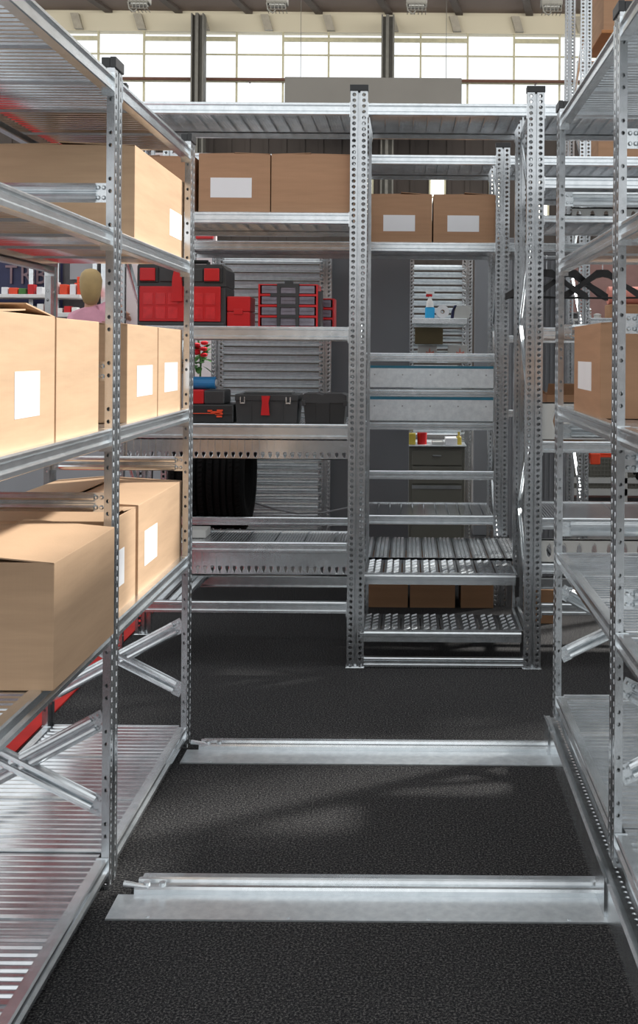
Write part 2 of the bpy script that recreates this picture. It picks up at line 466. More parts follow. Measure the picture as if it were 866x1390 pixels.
# floor tie tracks
def track(y0, lab, x0, x1):
    t = thing('floor_track', lab, 'floor rail', ((x0+x1)/2, y0+.1, 0), 'tracks between the racks')
    sk = .02
    m = MB()
    m.ext([(0,0),(.12,0),(.12,.004),(0,.004)], (x0, y0, 0), (0,1,0), (0,0,1), (1,0,0), x1-x0)
    for k in range(4):
        x = x0 + .1 + (x1-x0-.2)*k/3; m.tube((x, y0+.012, .004), (x, y0+.012, .006), .005, 8)
    m.build('ramp_plate', SATIN, t)
    m = MB()
    m.ext([(.12,0),(.12,.016),(.124,.022),(.135,.022),(.138,.018),(.138,.012),(.165,.012),(.168,.020),(.176,.022),(.18,.018),(.205,.006),(.235,.004),(.235,0)], (x0+.04, y0, 0), (0,1,0), (0,0,1), (1,0,0), x1-x0-.04)
    m.build('guide_rail', GALV, t)
    m = MB()
    for k in (0, 1): 
        x = x0+.07+k*.04; m.tube((x, y0+.13, .021), (x, y0+.13, .031), .009, 8)
    m.tube((x0+.012, y0+.132, .026), (x0+.075, y0+.124, .022), .008, 8, .005)
    m.build('screw', GALV, t)
track(2.655, 'nearer of the two galvanised floor tracks across the aisle', -.725, .50)
track(3.665, 'farther of the two galvanised floor tracks across the aisle', -.755, .50)

# =================================================================== CARTONS
def carton(x0, x1, y0, y1, z, h, label, mat=CARD, stick=None, flaps=(2, 3), group=None, seam='y', open_=False, th=.004, shadow=None):
    """stick: list of (face, u0, u1, v0, v1) label rectangles; face '-y' u = x, '+x'/'-x' u = y; v = z, all world"""
    cx, cy = (x0+x1)/2, (y0+y1)/2
    t = thing('cardboard_box', label, 'box', (cx, cy, z), group)
    m = MB(); z1 = z + h
    m.bbox(x0, y0, z, x1, y0+th, z1, .0014); m.bbox(x0, y1-th, z, x1, y1, z1, .0014)
    m.bbox(x0, y0+th*.5, z, x0+th, y1-th*.5, z1, .0014); m.bbox(x1-th, y0+th*.5, z, x1, y1-th*.5, z1, .0014)
    m.box(x0+th, y0+th, z, x1-th, y1-th, z+th)
    m.build('carton_body', mat, t)
    if open_:
        fl = MB()
        fl.add([(x0,y0,z1),(x1,y0,z1),(x1,y0-.05,z1+.05),(x0,y0-.05,z1+.05),(x0,y0,z1-.003),(x1,y0,z1-.003),(x1,y0-.05,z1+.047),(x0,y0-.05,z1+.047)],
               [(0,1,2,3),(4,5,6,7),(0,1,5,4),(1,2,6,5),(2,3,7,6),(3,0,4,7)])
        fl.build('flap', mat, t)
        fl = MB()
        fl.add([(x0,y0,z1),(x0,y1,z1),(x0-.06,y1,z1+.06),(x0-.06,y0,z1+.06),(x0,y0,z1-.003),(x0,y1,z1-.003),(x0-.06,y1,z1+.057),(x0-.06,y0,z1+.057)],
               [(0,1,2,3),(4,5,6,7),(0,1,5,4),(1,2,6,5),(2,3,7,6),(3,0,4,7)])
        fl.build('flap', mat, t)
        return t
    if seam == 'y': axis = ((x0, x1), 'x')
    # lower flaps (two short ones) then upper pair, each lifted a little
    def flap(edge, reach, ang, zz, cut=0):
        a = R(ang); c_, s_ = math.cos(a)*reach, math.sin(a)*reach; f = MB(); tt = .003
        if edge == 'x0': q = [(x0+.001,y0+cut,zz),(x0+.001,y1-cut,zz),(x0+c_,y1-cut,zz+s_),(x0+c_,y0+cut,zz+s_)]
        if edge == 'x1': q = [(x1-.001,y0+cut,zz),(x1-.001,y1-cut,zz),(x1-c_,y1-cut,zz+s_),(x1-c_,y0+cut,zz+s_)]
        if edge == 'y0': q = [(x0+cut,y0+.001,zz),(x1-cut,y0+.001,zz),(x1-cut,y0+c_,zz+s_),(x0+cut,y0+c_,zz+s_)]
        if edge == 'y1': q = [(x0+cut,y1-.001,zz),(x1-cut,y1-.001,zz),(x1-cut,y1-c_,zz+s_),(x0+cut,y1-c_,zz+s_)]
        q = q + [(a_, b_, c__+tt) for a_, b_, c__ in q]
        f.add(q, [(0,1,2,3),(4,5,6,7),(0,1,5,4),(1,2,6,5),(2,3,7,6),(3,0,4,7)]); f.build('flap', mat, t)
    if seam == 'y':
        r = (x1-x0)*.497
        flap('y0', min(.2, (y1-y0)*.45), 0.5, z1-.0075, .008); flap('y1', min(.2, (y1-y0)*.45), .5, z1-.0075, .008)
        flap('x0', r, flaps[0], z1-.003); flap('x1', r, flaps[1], z1-.003)
    else:
        r = (y1-y0)*.497
        flap('x0', min(.2, (x1-x0)*.45), 0.5, z1-.0075, .008); flap('x1', min(.2, (x1-x0)*.45), .5, z1-.0075, .008)
        flap('y0', r, flaps[0], z1-.003); flap('y1', r, flaps[1], z1-.003)
    for s in (stick or []):
        face, u0, u1, v0, v1 = s; f = MB()
        if face == '-y': f.box(u0, y0-.0008, v0, u1, y0+.0004, v1)
        if face == '+x': f.box(x1-.0004, u0, v0, x1+.0008, u1, v1)
        if face == '-x': f.box(x0-.0008, u0, v0, x0+.0004, u1, v1)
        f.build('paper_label', PAPER, t)
    return t

XA = -.785      # face of the cartons towards the aisle, left rack
def yfx(px, X): return X * F / (px - VX)
GL = 'cream cartons on the left rack'
# second level
ya, yb = 3.13, 3.82
yl0, yl1 = yfx(229, XA), yfx(245, XA)
carton(XA-.44, XA, ya, yb, 1.690, .275, 'long cream carton on the highest loaded shelf of the left rack', stick=[('+x', yl0, yl1, PZ(322,3.6)-.0, PZ(286,3.6))], flaps=(1, 2.5), group=GL)
# third level
zl = 1.176
carton(XA-.40, XA, 2.06, 2.435, zl, .277, 'cream carton at the left picture edge, middle level, with one white label', stick=[('+x', yfx(20,XA), yfx(54,XA), 1.24, 1.335)], flaps=(3, 7), group=GL, seam='x')
carton(XA-.40, XA, 2.445, 2.78, zl, .275, 'cream carton with no label, middle level, just before the near upright', flaps=(2, 3), group=GL)
carton(XA-.36, XA, 3.06, 3.43, zl, .276, 'cream carton right behind the near upright, middle level, dark front face', stick=[('+x', yfx(186,XA), yfx(207,XA), 1.245, 1.335)], flaps=(3, 3), group=GL)
carton(XA-.36, XA, 3.44, 3.80, zl, .275, 'farthest cream carton on the middle level of the left rack, next to the toolboxes', stick=[('+x', yfx(223.5,XA), yfx(241,XA), 1.245, 1.34)], flaps=(2, 6), group=GL)
# fourth level
zl = .666
carton(-1.19, -.738, 2.295, 2.765, zl, .268, 'large cream carton overhanging the aisle in front, fourth level, nearest the viewer', flaps=(2, 5), group=GL)
carton(-1.215, XA, 2.89, 3.17, zl, .262, 'half hidden cream carton between the big front one and the one behind', stick=[('+x', yfx(157,XA)+.03, yfx(170.5,XA), .735, .835)], flaps=(8, 4), group=GL, seam='x')
carton(-1.215, XA, 3.20, 3.815, zl, .262, 'long cream carton at the far end of the fourth level, white label facing the aisle', stick=[('+x', yfx(198,XA), yfx(215,XA), .735, .84)], flaps=(5, 3), group=GL, seam='y')
# right rack
XB = .535
carton(XB, XB+.42, 3.065, 3.55, 1.198, .268, 'tan carton alone on the middle shelf of the right rack', CARDB, stick=[('-x', yfx(785,XB), yfx(803,XB), 1.27, 1.355)], flaps=(4, 1))

# =================================================================== BACK ROW ONE
Y1, Y1R = 4.79, 5.35; Y2, Y2R = 5.98, 6.53; HR = 2.54
def row_rack(name, label, xs, yf, yr, H, bh=.052):
    t = thing(name, label, 'rack', ((xs[0]+xs[-1])/2, (yf+yr)/2, 0))
    for x in xs:
        add_upright(t, x, yf, 0, H, 0); add_upright(t, x, yr, 0, H, math.pi)
        xb = x - .015
        zz = .22; up = True
        while zz < H - .1:
            z2 = min(H-.08, zz + .42)
            a, b = ((yf+.03), (yr-.03)) if up else ((yr-.03), (yf+.03))
            add_brace(t, (xb, a, zz), (xb, b, z2), (1,0,0), 'diagonal_brace', .034)
            zz = z2 + .02; up = not up
        for z in (.14,):
            add_brace(t, (xb, yf+.03, z), (xb, yr-.03, z), (1,0,0), 'horizontal_brace', .034)
    return t
def row_level(t, xa, xb, yf, yr, z, h=.055, shelf=True, rear=True, seam=.065, mat=None, pitch=.013, d=.028):
    a, b = xa+.0375, xb-.0375
    add_beam(t, (a, yf+.002, z), (b, yf+.002, z), h, (0,-1,0), d=d)
    if rear: add_beam(t, (a, yr-.002, z), (b, yr-.002, z), h, (0,1,0), d=d)
    if shelf: add_shelf(t, a, b, yf+.03, yr-.03, z-.003, 'y', mat, pitch, seam, amp=.0022)

xs1 = [-1.28, -.225, .547, 1.62]
r1 = row_rack('metal_shelving', 'wide three-bay galvanised rack facing the viewer at the end of the aisle', xs1, Y1, Y1R, HR)
A, B, C, D_ = xs1
for a, b in ((A,B),(B,C),(C,D_)): row_level(r1, a, b, Y1, Y1R, 2.467, .052)
row_level(r1, A, B, Y1, Y1R, 1.988, .05)
row_level(r1, A, B, Y1, Y1R, 1.488, .058)
row_level(r1, A, B, Y1, Y1R, 1.062, .066)
row_level(r1, A, B, Y1, Y1R-.22, .545, .045, seam=.13)
row_level(r1, A, B, Y1, Y1R, .285, .05, shelf=False)
row_level(r1, C, D_, Y1, Y1R, 2.150, .05)
row_level(r1, C, D_, Y1, Y1R, 1.982, .03)
row_level(r1, C, D_, Y1, Y1R, 1.492, .05)
row_level(r1, C, D_, Y1, Y1R, .995, .05)
row_level(r1, C, D_, Y1, Y1R, .66, .05, seam=.35)
row_level(r1, C, D_, Y1, Y1R, .46, .045)
row_level(r1, C, D_, Y1, Y1R, .285, .05, shelf=False)
# foot beam of the middle bay
add_beam(r1, (B+.03, Y1+.001, .045), (C-.03, Y1+.001, .045), .042, (0,-1,0))
add_beam(r1, (B+.03, Y1R-.001, .045), (C-.03, Y1R-.001, .045), .042, (0,1,0))
for x in xs1[:3]:
    for y in (Y1-.012, Y1R-.04):
        MB().bbox(x-.042, y+.002, 0, x+.040, y+.055, .005, .002).build('foot_plate', GALV, r1)

# slotted divider strips under the shelves
def divider(t, x0, x1, y, z0, z1, cell, name='slotted_strip', mat=SHEET, slot=False):
    m = MB(); n = max(1, int((x1-x0)/cell)); cell = (x1-x0)/n
    zc = z0 + (z1-z0)*.30
    for k in range(n):
        c = x0 + (k+.5)*cell
        if slot:
            hole_cells(m, (c, y, z0), (1,0,0), (0,0,1), (0,-1,0), cell, z1-z0, 1, cell*.17, (z1-z0)*.28)
        else:
            for s in (-1, 1):
                hole_cells(m, (c + s*cell*.25, y, z0), (1,0,0), (0,0,1), (0,-1,0), cell*.5, (zc-z0)*1.4, 1, cell*.13, (zc-z0)*.42, tear=True)
                m.add([(c+s*cell*.25-cell*.25, y, z0+(zc-z0)*1.4), (c+s*cell*.25+cell*.25, y, z0+(zc-z0)*1.4), (c+s*cell*.25+cell*.25, y, z1), (c+s*cell*.25-cell*.25, y, z1)], [(0,1,2,3)])
            m.box(x0 + k*cell - .0015, y-.006, z0+.01, x0 + k*cell + .0015, y, z1)
            m.box(c - .002, y-.004, z0+(zc-z0)*1.4, c+.002, y, z1)
    m.box(x0, y, z1-.006, x1, y+.012, z1); m.box(x0, y, z0, x1, y+.008, z0+.003)
    return m.build(name, mat, t)
divider(r1, A+.04, B-.04, Y1+.032, .905, .995, .0635)
divider(r1, A+.04, B-.04, Y1+.09, .385, .495, .0635)
divider(r1, C+.04, D_-.04, Y1+.02, 1.0, 1.165, .13, mat=WPANEL, slot=True, name='slotted_front')
divider(r1, C+.04, D_-.04, Y1+.02, .463, .565, .065, mat=WPANEL, slot=True, name='slotted_front')

# embossed grating
TREAD = metal('tread_plate', (.20, .21, .22), (.30, .31, .32), .38, .85, 12)
def grating(t, x0, x1, y0, y1, z, plank, name, rows, dens=2, slope=.9):
    base = MB(); m = MB(); n = max(1, round((x1-x0)/plank)); p = (x1-x0)/n
    for k in range(n):
        a = x0 + k*p + .003; b = x0 + (k+1)*p - .003
        base.box(a, y0, z-.012, b, y1, z)
        dy = (y1-y0)/rows; a += .008; b -= .008
        for j in range(rows):
            for i in range(dens):
                cx = a + (b-a)*(i+.5)/dens; cy = y0 + dy*(j+.5); hw = (b-a)/dens*.38; hh = dy*.07
                sk = dy*.16*slope*2
                q = [(cx-hw, cy-hh-sk, z), (cx+hw, cy-hh+sk, z), (cx+hw, cy+hh+sk, z), (cx-hw, cy+hh-sk, z)]
                c_ = [(cx-hw*.85, cy-sk*.85, z+.007), (cx+hw*.85, cy+sk*.85, z+.007)]
                m.add(q + c_, [(0,1,5,4),(1,2,5),(2,3,4,5),(3,0,4)])
    base.box(x0, y0, z-.016, x1, y0+.006, z-.001); base.box(x0, y1-.006, z-.016, x1, y1, z-.001)
    nb = len(base.f); base.add(m.v, m.f)
    o = base.build(name, TREAD, t); o.data.materials.append(GALV)
    for i, p_ in enumerate(o.data.polygons):
        if i >= nb: p_.material_index = 1
    return o
grating(r1, A+.04, -.97, Y1+.03, Y1R-.03, .283, .085, 'embossed_shelf', 20)
# pull-out shelves of the middle bay
def pullout(x0, x1, y0, y1, z, rows, label):
    o = MB(); h = .052
    o.ext([(0,0),(0,-.008),(-.006,-.014),(-.006,-.026),(0,-.030),(0,-h),(.02,-h),(.02,0)], (x0, y0, z), (0,1,0), (0,0,1), (1,0,0), x1-x0)
    for k in range(5):
        xx = x0 + .1 + k*(x1-x0-.2)/4; o.box(xx-.025, y0-.004, z-.022, xx+.025, y0+.003, z-.017)
    o.box(x0, y0+.02, z-h, x0+.004, y1, z-.002); o.box(x1-.004, y0+.02, z-h, x1, y1, z-.002)
    f = o.build('sliding_frame', GALV, r1)
    grating(r1, x0+.004, x1-.004, y0+.012, y1, z-.001, .083, 'embossed_tray', rows, 2)
    for x, s in ((x0, -1), (x1, 1)):
        g = MB(); g.bbox(min(x, x+s*.018), y0+.0, z-.06, max(x, x+s*.018), y0+.06, z-.015, .003)
        g.bbox(min(x, x+s*.018), y0+.02, z-.11, max(x, x+s*.018), y0+.05, z-.055, .003)
        g.build('slide_stop', BLACKP, f)
    g = MB()
    for x, s in ((x0, -1), (x1, 1)):
        g.box(min(x+s*.004, x+s*.016), y0+.03, z-.045, max(x+s*.004, x+s*.016), Y1R-.04, z-.02)
    g.build('slide', GALV, f)
pullout(-.200, .495, Y1+.215, Y1R-.02, .372, 5, '')
grating(r1, -.25, .56, 5.37, 5.945, .375, .083, 'embossed_shelf', 12, 3)
pullout(-.205, .500, Y1+.005, Y1+.30, .166, 5, '')

# =================================================================== BACK ROW TWO
xs2 = [-1.31, -.275, .506, 1.56]
r2 = row_rack('metal_shelving', 'galvanised rack standing behind the three-bay rack, carrying the two labelled boxes', xs2, Y2, Y2R, 2.52)
A2, B2, C2, D2 = xs2
for a, b in ((A2,B2),(B2,C2),(C2,D2)):
    row_level(r2, a, b, Y2, Y2R, 2.455, .05)
    row_level(r2, a, b, Y2, Y2R, 1.98, .05)
row_level(r2, A2, B2, Y2, Y2R, .474, .045, shelf=False, rear=False)
row_level(r2, B2, C2, Y2, Y2R, .49, .05)
for z in (1.375, 1.182, 1.003, .733): row_level(r2, B2, C2, Y2, Y2R, z, .046, shelf=False, rear=False)
for z in (1.475, 1.07): row_level(r2, C2, D2, Y2, Y2R, z, .04, shelf=False, rear=False)
for (z0, z1) in ((1.187, 1.302), (1.006, 1.132)):
    m = MB(); x0, x1 = B2+.05, C2-.045
    m.bbox(x0, Y2-.012, z0, x1, Y2+.004, z1, .002)
    m.box(x0, Y2+.004, z0, x0+.006, Y2R-.1, z1-.01); m.box(x1-.006, Y2+.004, z0, x1, Y2R-.1, z1-.01); m.box(x0, Y2+.004, z0, x1, Y2R-.1, z0+.003)
    d = m.build('drawer', SATIN, r2)
    MB().box(x0, Y2-.0135, z1-.010, x1, Y2+.006, z1+.004).build('teal_edge', TEAL, d)
    m = MB()
    for k in range(5):
        xx = x0 + .04 + k*(x1-x0-.08)/4; m.tube((xx, Y2-.012, z1-.045), (xx, Y2-.0155, z1-.045), .004, 8)
    m.build('rivet', DULL, d)

# boxes on row one and two
G1 = 'brown boxes on the back racks'
carton(PX(268,4.83), PX(365,4.83), 4.83, 5.2, 1.986, .262, 'brown box with a white label above the red toolboxes', CARDB, stick=[('-y', PX(284,4.83), PX(340,4.83), PZ(270,4.83), PZ(243,4.83))], flaps=(1, 2), group=G1)
carton(PX(366.5,4.83), PX(474,4.83)-.0, 4.83, 5.2, 1.986, .262, 'plain brown box without label, against the tall middle upright', CARDB, flaps=(2, 1), group=G1)
carton(PX(166,4.83), PX(262,4.83), 4.84, 5.2, 1.986, .25, 'brown box mostly hidden behind the far left upright', CARDB, flaps=(2, 1), group=G1)
for a, b, l0, l1, lab in ((500, 585, 519, 562, 'left one of the two small brown boxes in the middle bay, label centred'), (587, 671, 606, 649, 'right one of the two small brown boxes in the middle bay, label centred')):
    carton(PX(a,6.02), PX(b,6.02), 6.02, 6.40, 1.978, .268, lab, CARDB, stick=[('-y', PX(l0,6.02), PX(l1,6.02), PZ(314,6.02), PZ(292,6.02))], flaps=(1, 4), group=G1)
for a, b, lab in ((503, 556, 'leftmost box on the floor under the pull-out shelves'), (559, 620, 'middle box on the floor under the pull-out shelves'), (628, 672, 'rightmost reddish box on the floor under the pull-out shelves')):
    carton(PX(a,5.93), PX(b,5.93), 5.93, 6.2, 0, .26, lab, CARDD, flaps=(1, 2), group='boxes on the floor behind the pull-out shelves')
carton(PX(738,4.9), PX(766,4.9), 4.86, 5.15, .992, .18, 'dark brown box under the right bay flat shelf, just above the floor beam', CARDD) if False else None
carton(PX(741,5.1), PX(790,5.1), 5.05, 5.30, .992, .20, 'open brown box behind the pale slotted front, right bay', CARDD, open_=True)
carton(PX(722,5.7), PX(752,5.7), 5.6, 5.85, 0, .17, 'dark red-brown box on the floor under the right bay', CARDD)

# =================================================================== TOOLBOXES
ZS = 1.486
def red_toolbox():
    Y = 4.85; x0, x1 = PX(186, Y), PX(306, Y); z0 = ZS; z1 = PZ(361, Y)
    t = thing('toolbox', 'large red and black toolbox with a red centre latch on the middle shelf', 'toolbox', ((x0+x1)/2, Y, z0))
    zm = PZ(391, Y)
    m = MB(); m.bbox(x0, Y, z0, x1, Y+.24, zm, .006); m.bbox(x0+.004, Y-.012, z0, x1-.004, Y+.01, z0+.018, .004); m.build('case', DARKG, t)
    m = MB(); m.ext([(x0-.0,zm),(x1,zm),(x1,z1-.022),(x1-.018,z1),(x0+.006,z1),(x0,z1-.01)], (0,Y-.004,0), (1,0,0), (0,0,1), (0,1,0), .245)
    m.bbox(x0+.1, Y-.012, zm+.02, x1-.1, Y, z1-.02, .003)
    lid = m.build('lid', DARKG, t)
    m = MB(); m.bbox(x0+.01, Y-.010, z0+.022, x1-.022, Y+.004, zm, .004); m.build('red_front', RED, t)
    for r_ in range(2):
        for k in range(6):
            if k == 3: continue
            a = x0+.028 + k*.055; MB().bbox(a, Y-.012, z0+.034+r_*.062, a+.042, Y-.009, z0+.085+r_*.062, .001).build('bin_window', REDT, t)
    for cx in (PX(200.5,Y), PX(287.5,Y)):
        MB().bbox(cx-.034, Y-.020, PZ(384,Y), cx+.034, Y-.004, PZ(366.5,Y), .004).build('latch', RED, t)
        MB().bbox(cx-.036, Y-.012, PZ(386,Y), cx+.046, Y-.003, PZ(365,Y), .003).build('latch_seat', BLACKP, t)
    c = PX(241, Y)
    m = MB(); m.ext([(-.025,-.135),(.025,-.135),(.020,-.03),(.013,0),(-.013,0),(-.020,-.03)], (c, Y-.008, PZ(370,Y)), (1,0,0), (0,0,1), (0,-1,0), .018)
    m.build('centre_latch', RED, t)
    m = MB(); m.path([(x0+.1,Y+.12,z1-.005),(x0+.1,Y+.12,z1+.02),(x1-.1,Y+.12,z1+.02),(x1-.1,Y+.12,z1-.005)], .009); m.build('handle', BLACKP, t)
red_toolbox()
def small_red():
    Y = 4.86; x0, x1 = PX(307.5,Y), PX(339,Y); z0 = ZS; z1 = PZ(404,Y)
    t = thing('parts_case', 'small plain red parts case beside the large red toolbox', 'case', ((x0+x1)/2, Y, z0))
    m = MB(); zm=(z0+z1)/2; m.bbox(x0, Y, z0, x1, Y+.16, zm-.001, .004); m.build('lower_half', RED, t)
    m = MB(); m.bbox(x0, Y, zm+.001, x1, Y+.16, z1, .004); m.build('upper_half', RED, t)
    m = MB(); m.bbox((x0+x1)/2-.02, Y-.007, zm-.012, (x0+x1)/2+.02, Y+.001, zm+.012, .002); m.build('latch', RED, t)
small_red()
def organiser(x0, x1, Y, z0, z1, cols, rows, label, centre=True):
    t = thing('drawer_organiser', label, 'organiser', ((x0+x1)/2, Y, z0))
    D = .16; fr = .008
    m = MB(); m.box(x0, Y, z0, x0+fr, Y+D, z1); m.box(x1-fr, Y, z0, x1, Y+D, z1); m.box(x0, Y+D-.004, z0, x1, Y+D, z1)
    dz = (z1-z0)/rows
    for r_ in range(rows+1):
        zz = z0 + r_*dz; zz0 = max(z0, zz-fr*.6); zz1 = min(z1, zz+fr*.6); m.box(x0+fr, Y, zz0, x1-fr, Y+D-.004, zz1)
    m.build('frame', RED, t)
    dx = (x1-x0-2*fr)/cols
    m = MB()
    for k in range(1, cols): m.box(x0+fr+k*dx-.007, Y-.004, z0+.002, x0+fr+k*dx+.007, Y+.01, z1-.002)
    if centre:
        a = x0+fr+dx-.007; b = x0+fr+2*dx+.007
        for r_ in range(1, rows): m.box(a-(.03 if r_ == rows-1 else 0), Y-.005, z0+r_*dz-.007, b, Y+.0, z0+r_*dz+.007)
        m.box(a, Y-.005, z1-.014, b, Y+D*.5, z1+.002); m.box((a+b)/2-.016, Y+.0, z1, (a+b)/2+.016, Y+.06, z1+.018)
        m.box(x1, Y+.01, z0, x1+.012, Y+D-.01, z1-.03)
    m.build('dark_strap', DARKG, t)
    for r_ in range(rows):
        for k in range(cols):
            a = x0+fr+k*dx+.007; b = a+dx-.014; c = z0+r_*dz+.007; d = c+dz-.014
            q = MB(); q.bbox(a, Y+.002, c, b, Y+D-.01, d, .002); q.box(a+.004, Y-.003, (c+d)/2+.002, b-.004, Y+.003, (c+d)/2+.007)
            q.build('drawer', CLEAR, t)
organiser(PX(350,4.86), PX(431,4.86), 4.86, ZS, PZ(387,4.86), 3, 4, 'red framed organiser with twelve smoky drawers')
organiser(PX(433,5.12), PX(444.5,5.12)+.03, 5.12, ZS, PZ(406,5.12), 1, 3, 'small red drawer organiser peeking out behind the larger one', centre=False)

ZT = 1.060
def black_box():
    Y = 4.86; x0, x1 = PX(320,Y), PX(405,Y); z0 = ZT; z1 = PZ(535,Y)
    t = thing('toolbox', 'black toolbox with a single red latch on the lower shelf', 'toolbox', ((x0+x1)/2, Y, z0))
    zl = z1-.035
    m = MB(); m.ext([(x0+.006,z0),(x1-.006,z0),(x1-.001,zl),(x0+.001,zl)], (0,Y,0), (1,0,0), (0,0,1), (0,1,0), .2)
    for k in (.25,.75): m.box(x0+(x1-x0)*k-.003, Y-.003, z0+.01, x0+(x1-x0)*k+.003, Y, zl)
    m.build('case', DARKG, t)
    m = MB(); m.bbox(x0-.002, Y-.006, zl, x1+.002, Y+.206, z1-.006, .004); m.bbox(x0+.03, Y+.03, z1-.008, x1-.03, Y+.17, z1, .003); m.build('lid', DARKG, t)
    c = PX(361.5, Y); m = MB(); m.ext([(-.020,-.085),(.018,-.085),(.013,-.03),(.020,0),(-.018,0),(-.015,-.03)], (c, Y-.006, z1-.012), (1,0,0), (0,0,1), (0,-1,0), .012); m.build('latch', RED, t)
    for cx in (PX(330,Y), PX(392,Y)):
        m = MB(); m.box(cx-.011, Y-.011, zl-.008, cx-.007, Y-.004, zl+.018); m.box(cx+.007, Y-.011, zl-.008, cx+.011, Y-.004, zl+.018); m.box(cx-.011, Y-.011, zl-.012, cx+.011, Y-.004, zl-.006); m.build('wire_clip', GALV, t)
    MB().bbox(x0+.03, Y+.07, z1-.001, x1-.03, Y+.10, z1+.008, .003).build('grey_handle', DULL, t)
black_box()
def crate():
    Y = 4.86; x0, x1 = PX(411,Y), PX(471,Y); z0 = ZT; z1 = PZ(535,Y)
    t = thing('toolbox', 'small black tapered box without latch, last on the lower shelf', 'toolbox', ((x0+x1)/2, Y, z0))
    m = MB(); m.ext([(x0+.014,z0),(x1-.012,z0),(x1-.004,z1-.04),(x0+.004,z1-.04)], (0,Y,0), (1,0,0), (0,0,1), (0,1,0), .18)
    m.bbox(x0+.06, Y-.006, z0, x0+.12, Y, z1-.04, .002); m.build('case', BLACKP, t)
    m = MB(); m.ext([(x0,z1-.042),(x1,z1-.042),(x1,z1-.008),(x1-.02,z1),(x0+.1,z1),(x0+.09,z1-.008),(x0+.06,z1),(x0+.01,z1),(x0,z1-.008)], (0,Y-.006,0), (1,0,0), (0,0,1), (0,1,0), .19); m.build('lid', DARKG, t)
    m = MB(); m.bbox(x0-.004, Y-.010, z1-.055, x0+.014, Y+.02, z1-.03, .002); m.bbox(x1-.014, Y-.010, z1-.055, x1+.002, Y+.02, z1-.03, .002); m.build('clip', DARKG, t)
crate()
def cases():
    Y = 4.86
    x0, x1 = PX(252,Y), PX(318,Y); z0 = ZT; z1 = PZ(550.5,Y)
    t = thing('power_tool_case', 'flat black case with orange print at the bottom of the lower shelf stack', 'case', ((x0+x1)/2, Y, z0))
    m = MB(); m.bbox(x0, Y, z0, x1, Y+.2, z1, .008); m.bbox(x0+.02, Y-.006, (z0+z1)/2-.004, x1-.01, Y+.002, (z0+z1)/2+.004, .002); m.build('case', BLACKP, t)
    m = MB(); a = PX(298,Y)
    for k, (dx, dz, ww) in enumerate(((0,.0,.034),(.004,.014,.026),(-.012,.007,.048),(.002,-.012,.024),(-.04,.012,.02))):
        m.box(a+dx-ww/2, Y-.0085, (z0+z1)/2+dz-.004, a+dx+ww/2, Y-.0005, (z0+z1)/2+dz+.004)
    m.box(x0+.03, Y-.0085, (z0+z1)/2-.001, x1-.06, Y-.0055, (z0+z1)/2+.002)
    m.build('orange_print', ORANGE, t)
    x0, x1 = PX(250,Y), PX(305.5,Y); za = z1; zb = PZ(531,Y)
    t = thing('power_tool_case', 'small red and black case lying on the flat black case', 'case', ((x0+x1)/2, Y, za))
    xm = PX(277,Y)
    MB().bbox(x0, Y+.005, za, xm, Y+.17, zb, .006).build('red_half', RED, t)
    MB().bbox(xm, Y+.003, za, x1, Y+.17, zb-.002, .008).build('black_half', DARKG, t)
    x0 = PX(250,Y)
    t = thing('film_roll', 'roll of blue film on top of the red and black case', 'roll', ((x0+.06), Y+.08, zb))
    cz = zb+.028
    m = MB(); m.lathe([(.014,0),(.028,0),(.028,.12),(.014,.12),(.014,0)], (PX(252,Y), Y+.08, cz), 'x', 20); m.build('film', BLUE, t)
    m = MB(); m.lathe([(.007,-.004),(.016,-.004),(.016,.126),(.007,.126),(.007,-.004)], (PX(252,Y), Y+.08, cz), 'x', 16); m.build('core', WHITE, t)
cases()

# tyres
def tyre_mesh(Rr=.31, W=.215):
    m = MB(); n = 72
    prof = [(.19,-.08),(.20,-.092),(.235,-.105),(.27,-.106),(.292,-.098),(.303,-.088)]
    grooves = [-.088,-.062,-.060,-.052,-.050,-.014,-.012,-.002,.0,.026,.028,.036,.038,.062,.064,.072,.074,.088]
    for g in (-.056, -.019, .019, .056):
        pass
    pr = list(prof)
    xs = [-.088,-.062,-.060,-.050,-.048,-.024,-.022,-.012,-.010,.010,.012,.022,.024,.048,.050,.060,.062,.088]
    deep = {-.060,-.050,-.022,-.012,.012,.022,.050,.060}
    for x in xs: pr.append((Rr - (.010 if x in deep else 0) - (x*x)*.6, x))
    pr += [(.303,.088),(.292,.098),(.27,.106),(.235,.105),(.20,.092),(.19,.08),(.19,-.08)]
    m.lathe(pr, (0,0,0), 'x', n)
    # tread blocks: shallow ridges
    for k in range(n):
        t = 2*math.pi*k/n; c, s = math.cos(t), math.sin(t)
        for x0, x1, sk in ((-.086,-.064,.01),(.064,.086,-.01),(-.046,-.026,.008),(.026,.046,-.008)):
            a = Rr-.003; b = Rr+.003
            p = [(x0, t), (x1, t+sk*3), (x1, t+sk*3+.045), (x0, t+.045)]
            vs = [(x, math.cos(u)*a, math.sin(u)*a) for x, u in p] + [(x, math.cos(u)*b, math.sin(u)*b) for x, u in p]
            m.add(vs, [(4,5,6,7),(0,1,5,4),(1,2,6,5),(2,3,7,6),(3,0,4,7)])
    return m.mesh('tyre', RUBBER)
TY = tyre_mesh()
for i, (px, lab) in enumerate(((268, 'left one of the two black tyres in the lower rack bay'), (316, 'right one of the two black tyres in the lower rack bay'))):
    o = inst('tyre', TY, None, (PX(px, 6.25) , 6.255, .68)); tag(o, lab, 'tyre', 'tyres in the rack')
# tyre on the right side behind the right rack
o = inst('tyre', TY, None, (PX(945, 5.1), 5.09, .66+.312)); o.rotation_euler = (0, 0, R(70)); tag(o, 'black tyre on the flat shelf at the right picture edge', 'tyre', 'tyres in the rack')

